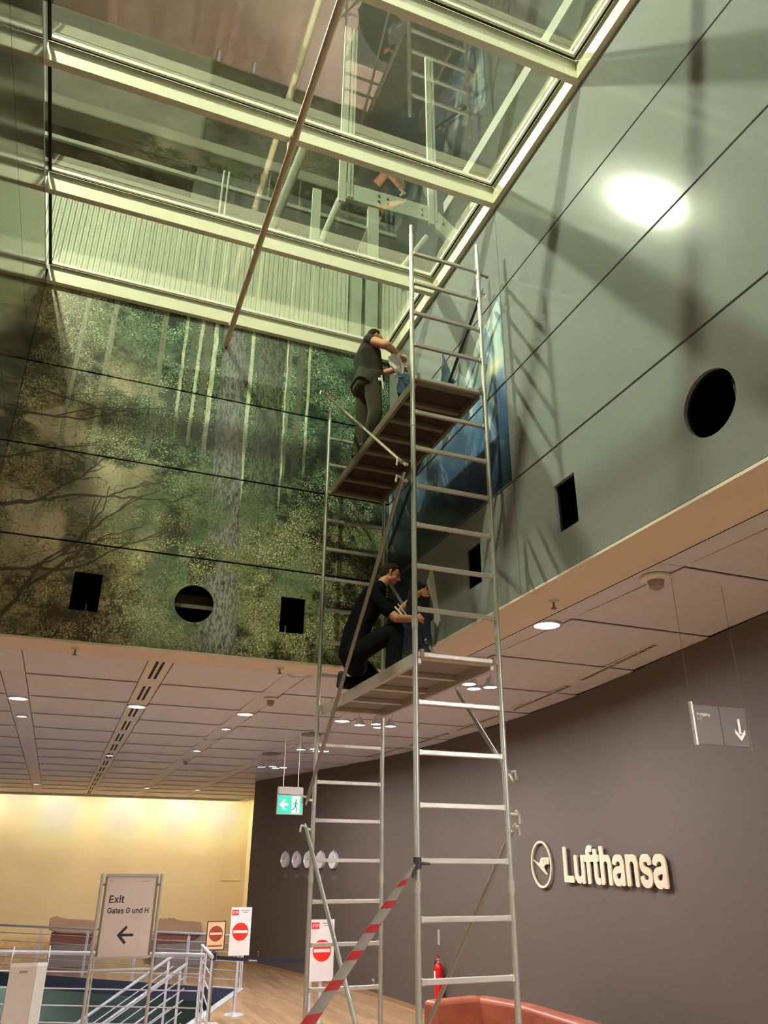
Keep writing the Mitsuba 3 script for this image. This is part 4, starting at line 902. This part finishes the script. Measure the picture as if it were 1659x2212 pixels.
# ------------------------------------------------------------------ barrier tape
tp = thing('barrier_tape', 'grey and red barrier tape tied to the front scaffold pole', 'barrier tape')
ta, tb = np.array([2.50, 5.77, 2.655]), np.array([-0.42, 2.43, 0.96])
def tape_at(t):
    q = ta + (tb - ta) * t - np.array([0, 0, 0.05 * 4 * t * (1 - t)])
    w = 0.034 * min(1.0, 0.25 + 6 * t)
    s = np.array([-0.55, 0.1, 1.0]) + np.array([0.2, 0, 0]) * math.sin(5 * t); s /= np.linalg.norm(s)
    return q, s * w
def tape(t0, t1, n, th, off=0.0, sk=0.0):
    P = np.zeros((n, 5, 3))
    for i, t in enumerate(np.linspace(t0, t1, n)):
        for j in range(5):
            u = j / 2 - 1
            q, s = tape_at(min(max(t + sk * u, 0), 1))
            P[i, j] = q + s * u + np.array([-0.75, 0.65, 0]) * (off + 0.004 * (1 - u * u))
    return sheet(P, th)
add('strip', tape(0, 1, 60, 0.0015), 'm_tapegrey', tp)
for i in range(14): add('red_stripe', tape(0.055 + 0.066 * i, 0.055 + 0.066 * i + 0.022, 4, 0.0045, sk=0.016), 'm_tapered', tp)
add('knot', [tube((SXL, SYF, 2.62), (SXL, SYF, 2.70), 0.031, n=16), tube((SXL - 0.03, SYF - 0.02, 2.64), (SXL - 0.05, SYF - 0.03, 2.56), 0.02, 0.008), tube((SXL, SYF - 0.01, 2.66), (SXL + 0.09, SYF - 0.03, 2.655), 0.014, 0.008)], 'm_castor', tp)
tq = thing('tape_post', 'steel stanchion holding the lower end of the barrier tape', 'stanchion')
add('post', tube((-0.45, 2.40, 0.02), (-0.45, 2.40, 1.02), 0.03, n=16), 'm_chrome', tq)
add('base', lathe([(0, 0), (0.17, 0), (0.16, 0.02), (0, 0.035)], (-0.45, 2.40, 0)), 'm_chrome', tq)

# ------------------------------------------------------------------ printed film on the metal wall
def wallfilm(poly, label, x=XR - 0.0035, th=0.002):
    key = add('printed_film', put(extrude(poly, th), (x, 0, 0), (0, 1, 0), (0, 0, 1), (1, 0, 0)), 'm_ice', label=label, cat='printed film', smooth=False)
wallfilm(Polygon([(5.765, 6.02), (8.985, 6.02), (8.985, 7.125), (5.765, 7.125)]), 'blue mountain print film stuck on the metal wall behind the upper platform')
wallfilm(Polygon([(5.765, 7.155), (8.985, 7.155), (8.985, 7.62), (8.3, 7.72), (7.75, 7.58), (7.58, 8.05), (7.16, 8.25), (7.08, 7.80), (6.78, 7.92), (6.62, 7.72), (6.3, 8.02), (6.02, 8.12), (5.765, 8.262)]), 'pale blue print film with torn upper edge on the row above')
wallfilm(Polygon([(7.7, 4.90), (8.985, 4.90), (8.985, 5.985), (8.25, 5.985), (7.95, 5.6)]), 'dark navy print film near the corner behind the crouching worker')
# ------------------------------------------------------------------ the two workers
def sph(c, r, n=20): return m3.Manifold.sphere(r, n).translate([float(q) for q in c])
def limb(pts, rad, n=20):
    """Tapered limb: the union of the hulls of neighbouring spheres."""
    out = None
    for i in range(len(pts) - 1):
        h = m3.Manifold.batch_hull([sph(pts[i], rad[i], n), sph(pts[i + 1], rad[i + 1], n)])
        out = h if out is None else out + h
    return out
def hullof(list_): return m3.Manifold.batch_hull([sph(c, r) for c, r in list_])
def finish(m, edge=0.014, it=14):
    m = m.refine_to_length(edge); mm = m.to_mesh()
    t = trimesh.Trimesh(np.array(mm.vert_properties[:, :3], float), np.array(mm.tri_verts), process=True)
    trimesh.smoothing.filter_taubin(t, lamb=0.5, nu=0.52, iterations=it); return t
def unit(v): v = np.array(v, float); return v / np.linalg.norm(v)
def hand(wrist, d, pn, curl, side):
    """Palm and five fingers: d along the palm, pn the palm's normal, curl in radians per joint, side +1 or -1 for the thumb."""
    d, pn = unit(d), unit(np.array(pn) - np.dot(pn, unit(d)) * unit(d)); s = np.cross(d, pn) * side
    w = np.array(wrist, float)
    m = hullof([(w, 0.022), (w + d * 0.045 + s * 0.024, 0.013), (w + d * 0.045 - s * 0.026, 0.013), (w + d * 0.082 + s * 0.032, 0.011), (w + d * 0.078 - s * 0.034, 0.010)])
    for i, (off, L, r) in enumerate(((0.030, 0.070, 0.0092), (0.010, 0.078, 0.0095), (-0.011, 0.072, 0.0092), (-0.032, 0.056, 0.0082))):
        p = w + d * 0.080 + s * off; pts = [p]; a = 0.25
        for f in (0.45, 0.32, 0.23):
            a += curl * (0.8 + 0.1 * i); p = p + (d * math.cos(a) + pn * math.sin(a)) * L * f + s * off * 0.08; pts.append(p)
        m = m + limb(pts, [r, r * 0.96, r * 0.9, r * 0.8], 14)
    t0 = w + d * 0.025 + s * 0.028; t1 = t0 + d * 0.03 + s * 0.026 + pn * 0.012; t2 = t1 + d * 0.032 + s * 0.008 + pn * 0.016
    return m + limb([t0, t1, t2], [0.013, 0.0105, 0.009], 14)
def head(c, f, u, parts=True):
    """Skull, jaw, nose, ears, lips and neck stump; f faces forward, u up."""
    f = unit(f); u = unit(np.array(u) - np.dot(u, f) * f); s = np.cross(f, u); c = np.array(c, float)
    q = lambda a, b, e: c + f * a + s * b + u * e
    m = hullof([(q(-0.022, 0, 0.028), 0.078), (q(0.022, 0, 0.030), 0.070), (q(0.045, 0, -0.01), 0.052), (q(-0.035, 0, -0.01), 0.066)])
    m = m + hullof([(q(0.050, 0.022, -0.03), 0.032), (q(0.050, -0.022, -0.03), 0.032), (q(0.064, 0, -0.085), 0.024), (q(0.010, 0.035, -0.06), 0.030), (q(0.010, -0.035, -0.06), 0.030)])
    m = m + hullof([(q(0.088, 0, 0.018), 0.010), (q(0.112, 0, -0.022), 0.012), (q(0.092, 0.013, -0.028), 0.010), (q(0.092, -0.013, -0.028), 0.010)])
    m = m + limb([q(0.084, 0.030, 0.026), q(0.093, 0.0, 0.030), q(0.084, -0.030, 0.026)], [0.011, 0.012, 0.011])
    m = m + limb([q(0.084, 0.020, -0.056), q(0.094, 0, -0.054), q(0.084, -0.020, -0.056)], [0.006, 0.008, 0.006])
    for e in (-1, 1): m = m + hullof([(q(-0.012, e * 0.078, 0.018), 0.011), (q(-0.018, e * 0.082, 0.0), 0.012), (q(-0.006, e * 0.076, -0.028), 0.008)])
    return m, q
def features(q, k):
    for e in (-1, 1):
        add('eye', ball(q(0.079, e * 0.030, 0.008), 0.011, 2), 'm_frame', k)
        add('eyebrow', limbmesh([q(0.092, e * 0.014, 0.034), q(0.085, e * 0.046, 0.036)], [0.005, 0.004]), 'm_hair', k)
    add('mouth', limbmesh([q(0.093, 0.020, -0.056), q(0.0995, 0, -0.054), q(0.093, -0.020, -0.056)], [0.0035, 0.004, 0.0035]), 'm_redsepia', k)
def limbmesh(p, r):
    mm = limb(p, r, 12).to_mesh(); return trimesh.Trimesh(mm.vert_properties[:, :3], mm.tri_verts)
def shoe(ankle, toe_dir, upd=(0, 0, 1)):
    d, u = unit(toe_dir), unit(upd); a = np.array(ankle, float); b = a - u * 0.055
    m = hullof([(b - d * 0.055, 0.038), (b + d * 0.08, 0.040), (a + u * 0.02, 0.046)]) + hullof([(b + d * 0.06, 0.040), (b + d * 0.155 - u * 0.008, 0.032), (b + d * 0.05 + u * 0.02, 0.038)])
    return finish(m, 0.02, 8)

# --- standing worker on the upper platform
DZ1 = Z0R + 11 * S + 0.042
V = lambda z: DZ1 + z * 1.07
p1 = thing('person', 'man in dark sleeveless shirt and olive trousers standing on the upper platform, holding film', 'person')
aR, aL = (2.655, 7.42, DZ1 + 0.093), (2.64, 7.68, DZ1 + 0.093)
kR, kL = (2.735, 7.38, V(0.47)), (2.69, 7.69, V(0.47))
hR, hL = (2.70, 7.42, V(0.86)), (2.685, 7.62, V(0.86))
pel, wai, che, nec, hed = (2.69, 7.52, V(0.90)), (2.70, 7.52, V(1.06)), (2.66, 7.51, V(1.28)), (2.69, 7.505, V(1.455)), (2.755, 7.50, V(1.555))
sR, sL = (2.63, 7.335, V(1.385)), (2.68, 7.675, V(1.385))
eR, eL = (2.77, 7.12, V(1.22)), (2.91, 7.74, V(1.22))
wR, wL = (2.99, 7.27, V(1.235)), (3.10, 7.55, V(1.24))
legs = lambda g: limb([hR, kR, aR], [0.096 + g, 0.064 + g * 1.5, 0.044 + g * 1.8]) + limb([hL, kL, aL], [0.096 + g, 0.064 + g * 1.5, 0.044 + g * 1.8]) + hullof([(hR, 0.10 + g), (hL, 0.10 + g), ((2.63, 7.45, V(0.88)), 0.10 + g), ((2.63, 7.6, V(0.88)), 0.10 + g), (wai, 0.12 + g)])
def torso1(g, hem=False):
    m = hullof([(pel, 0.125 + g), ((2.70, 7.44, V(1.0)), 0.11 + g), ((2.70, 7.60, V(1.0)), 0.11 + g), (wai, 0.125 + g)])
    if hem: m = hullof([((2.62, 7.44, V(0.84)), 0.118 + g), ((2.62, 7.60, V(0.84)), 0.118 + g), ((2.73, 7.43, V(0.95)), 0.112 + g), ((2.73, 7.60, V(0.95)), 0.112 + g), (wai, 0.135 + g)])
    return m + hullof([((2.71, 7.45, V(1.06)), 0.118 + g), ((2.71, 7.59, V(1.06)), 0.118 + g), ((2.665, 7.42, V(1.27)), 0.122 + g), ((2.665, 7.60, V(1.27)), 0.122 + g)]) + hullof([((2.665, 7.42, V(1.27)), 0.118 + g), ((2.665, 7.60, V(1.27)), 0.118 + g), ((2.64, 7.375, V(1.385)), 0.066 + g), ((2.68, 7.645, V(1.385)), 0.066 + g), (nec, 0.055 + g)])
hm, q1 = head(hed, (0.93, 0.10, -0.36), (0.3, 0, 0.95))
arms = limb([sR, eR, wR], [0.068, 0.054, 0.034]) + limb([sL, eL, wL], [0.068, 0.054, 0.034]) + hand(wR, (0.85, 0.35, 0.12), (0, 0.5, -0.8), 0.55, -1) + hand(wL, (0.8, -0.3, 0.05), (0, -0.5, -0.8), 0.5, 1)
body = legs(0) + torso1(0) + limb([nec, hed], [0.056, 0.056]) + hm + arms
add('body', finish(body, 0.012, 8), 'm_skin', p1, smooth=True)
tr = legs(0.016)
add('trousers', finish(tr, 0.02, 10), 'm_trouser', p1, smooth=True)
sh = torso1(0.020, True).trim_by_plane([0.55, 0, 0.83], 0.55 * 2.62 + 0.83 * V(0.86)) + limb([sR, np.array(sR) + (np.array(eR) - sR) * 0.14], [0.082, 0.076]) + limb([sL, np.array(sL) + (np.array(eL) - sL) * 0.14], [0.082, 0.076])
add('shirt', finish(sh, 0.02, 10), 'm_shirtgrey', p1, smooth=True)
hair = hullof([(q1(-0.030, 0, 0.036), 0.080), (q1(-0.008, 0, 0.048), 0.068), (q1(-0.048, 0, -0.015), 0.062), (q1(-0.02, 0.03, 0.05), 0.055), (q1(-0.02, -0.03, 0.05), 0.055)])
add('hair', finish(hair, 0.012, 6), 'm_hair', p1, smooth=True)
features(q1, p1)
for a, d in ((aR, (1, -0.12, 0)), (aL, (1, 0.12, 0))): add('shoe', shoe(a, d), 'm_shoe', p1, smooth=True)
add('rule', bar((2.80, 7.292, V(0.74)), (2.775, 7.292, V(0.92)), 0.010, 0.022), 'm_paper', p1)
add('pocket_flap', box(2.735, 2.775, 7.288, 7.300, V(0.84), V(0.885), 0.005), 'm_paper', p1)

# --- crouching worker on the lower platform
DZ2 = Z0R + 4 * S + 0.042
p2 = thing('person', 'dark haired man in black clothes crouching on the lower platform, reaching to the wall', 'person')
K = lambda x, y, z: (x * 1.035, y * 1.035, DZ2 + z * 1.08)
aN, aF = K(2.80, 6.97, 0.086), K(2.44, 7.40, 0.075)
kN, kF = K(2.83, 6.97, 0.53), K(2.84, 7.42, 0.082)
hN, hF = K(2.46, 7.09, 0.30), K(2.52, 7.37, 0.30)
wa, ch, ne, he = K(2.50, 7.22, 0.55), K(2.59, 7.20, 0.78), K(2.74, 7.19, 1.015), K(2.85, 7.17, 1.155)
sN, sF = K(2.575, 7.01, 0.88), K(2.79, 7.36, 0.915)
eN, eF = K(2.79, 6.86, 0.61), K(2.98, 7.22, 0.80)
wN, wF = K(3.05, 6.95, 0.655), K(3.14, 7.08, 0.965)
leg2 = lambda g: limb([hN, kN, aN], [0.102 + g, 0.074 + g, 0.048 + g * 2]) + limb([hF, kF, aF], [0.102 + g, 0.070 + g, 0.046 + g]) + hullof([(hN, 0.105 + g), (hF, 0.105 + g), (wa, 0.115 + g), (K(2.45, 7.22, 0.33), 0.115 + g), (K(2.50, 7.2, 0.20), 0.10 + g)])
def tor2(g):
    A = lambda pts: hullof([(K(*c), r + g) for c, r in pts])
    return A([((2.46, 7.15, 0.38), 0.118), ((2.49, 7.31, 0.38), 0.118), ((2.51, 7.15, 0.6), 0.118), ((2.54, 7.30, 0.6), 0.118)]) + A([((2.51, 7.14, 0.6), 0.118), ((2.54, 7.30, 0.6), 0.118), ((2.59, 7.09, 0.81), 0.116), ((2.68, 7.29, 0.83), 0.116)]) + hullof([(K(2.59, 7.09, 0.81), 0.112 + g), (K(2.68, 7.29, 0.83), 0.112 + g), (sN, 0.066 + g), (sF, 0.066 + g), (ne, 0.058 + g)])
hm, q2 = head(he, (0.90, -0.20, -0.30), (0.28, 0, 0.96))
body = leg2(0) + tor2(0) + limb([ne, he], [0.060, 0.060]) + hm + limb([sN, eN, wN], [0.060, 0.047, 0.031]) + limb([sF, eF, wF], [0.060, 0.047, 0.031]) + hand(wN, (0.8, 0.25, 0.45), (0.2, 0.9, 0), 0.5, -1) + hand(wF, (0.85, -0.1, 0.3), (-0.2, -0.9, 0), 0.5, 1)
add('body', finish(body, 0.012, 8), 'm_skin', p2, smooth=True)
add('trousers', finish(leg2(0.016), 0.02, 10), 'm_jeans', p2, smooth=True)
lp = lambda a, b, t: np.array(a) + (np.array(b) - np.array(a)) * t
sh = tor2(0.016) + limb([sN, lp(sN, eN, 0.72)], [0.082, 0.070]) + limb([sF, lp(sF, eF, 0.78)], [0.082, 0.070])
add('shirt', finish(sh, 0.02, 10), 'm_shirtblack', p2, smooth=True)
hair = hullof([(q2(-0.030, 0, 0.040), 0.084), (q2(0.012, 0, 0.062), 0.062), (q2(-0.052, 0, -0.02), 0.062), (q2(-0.01, 0.034, 0.05), 0.058), (q2(-0.01, -0.034, 0.05), 0.058)]) + hullof([(q2(0.05, 0.03, 0.092), 0.022), (q2(0.05, -0.03, 0.092), 0.022), (q2(0.0, 0.0, 0.11), 0.03)])
add('hair', finish(hair, 0.012, 5), 'm_hair', p2, smooth=True)
features(q2, p2)
add('shoe', shoe(aN, (1, -0.05, 0)), 'm_shoe', p2, smooth=True)
add('shoe', finish(hullof([(K(2.46, 7.40, 0.09), 0.045), (K(2.415, 7.40, 0.15), 0.036), (K(2.40, 7.40, 0.045), 0.034), (K(2.50, 7.40, 0.05), 0.036)]), 0.02, 8), 'm_shoe', p2, smooth=True)
add('chest_print', finish(hullof([(K(2.79, 7.07, 0.75), 0.026), (K(2.77, 7.06, 0.81), 0.02), (K(2.775, 7.065, 0.70), 0.02)]), 0.01, 4), 'm_paper', p2, label='white print on the chest')
add('tool_strap', [bar(K(2.86, 6.99, 0.80), K(2.96, 6.95, 0.66), 0.008, 0.012), bar(K(2.83, 7.0, 0.77), K(2.94, 6.96, 0.64), 0.006, 0.02)], 'm_paper', p2)

# ------------------------------------------------------------------ loose film
def crumple(c00, c10, c11, c01, n, m, amp, seed, th=0.002):
    c00, c10, c11, c01 = (np.array(c, float) for c in (c00, c10, c11, c01)); P = np.zeros((n, m, 3))
    for i in range(n):
        for j in range(m):
            a, b = i / (n - 1), j / (m - 1)
            P[i, j] = c00 * (1 - a) * (1 - b) + c10 * a * (1 - b) + c11 * a * b + c01 * (1 - a) * b
    D = np.stack([meshkit.fbm(P * 7.0 + 3.1 * k, 3, seed + k) - 0.5 for k in range(3)], -1)
    return sheet(P + D * amp, th)
add('film_sheet', crumple((2.86, 7.18, V(1.22)), (3.10, 7.42, V(1.30)), (3.06, 7.25, V(0.93)), (2.89, 7.16, V(0.82)), 26, 26, 0.26, 4), 'm_paper', label='crumpled white film sheet held by the standing worker', cat='film sheet')
add('film_sheet', crumple((2.93, 7.12, V(0.93)), (3.20, 7.32, V(1.03)), (3.20, 7.1, DZ1 + 0.02), (2.88, 7.10, DZ1 + 0.02), 24, 20, 0.20, 9), 'm_filmblue', label='dark blue crumpled film hanging below the white sheet onto the upper platform', cat='film sheet')
fk = add('film_sheet', crumple((3.10, 7.22, DZ2 + 1.16), (3.45, 7.46, DZ2 + 1.20), (3.47, 7.50, DZ2 + 0.40), (2.92, 7.22, DZ2 + 0.03), 30, 28, 0.12, 21), 'm_filmnavy', label='dark blue film strip handled by the crouching worker', cat='film sheet')
add('backing_edge', crumple((3.20, 7.0, DZ2 + 1.05), (3.30, 7.10, DZ2 + 1.30), (3.44, 7.2, DZ2 + 0.72), (3.38, 7.16, DZ2 + 0.70), 16, 6, 0.03, 51), 'm_paper', fk, label='white peeled backing edge')
add('backing_edge', crumple((3.30, 7.05, DZ2 + 0.86), (3.37, 7.10, DZ2 + 0.84), (3.36, 7.10, DZ2 + 0.62), (3.30, 7.06, DZ2 + 0.66), 8, 6, 0.02, 52), 'm_paper', fk, label='white flap above the hand')
add('film_scrap', crumple((3.38, 6.86, 8.22), (3.42, 7.02, 7.62), (3.38, 6.46, 7.58), (3.40, 6.60, 7.60), 12, 12, 0.05, 33), 'm_filmblue', label='peeling pale film corner sticking up over the upper platform', cat='film scrap')
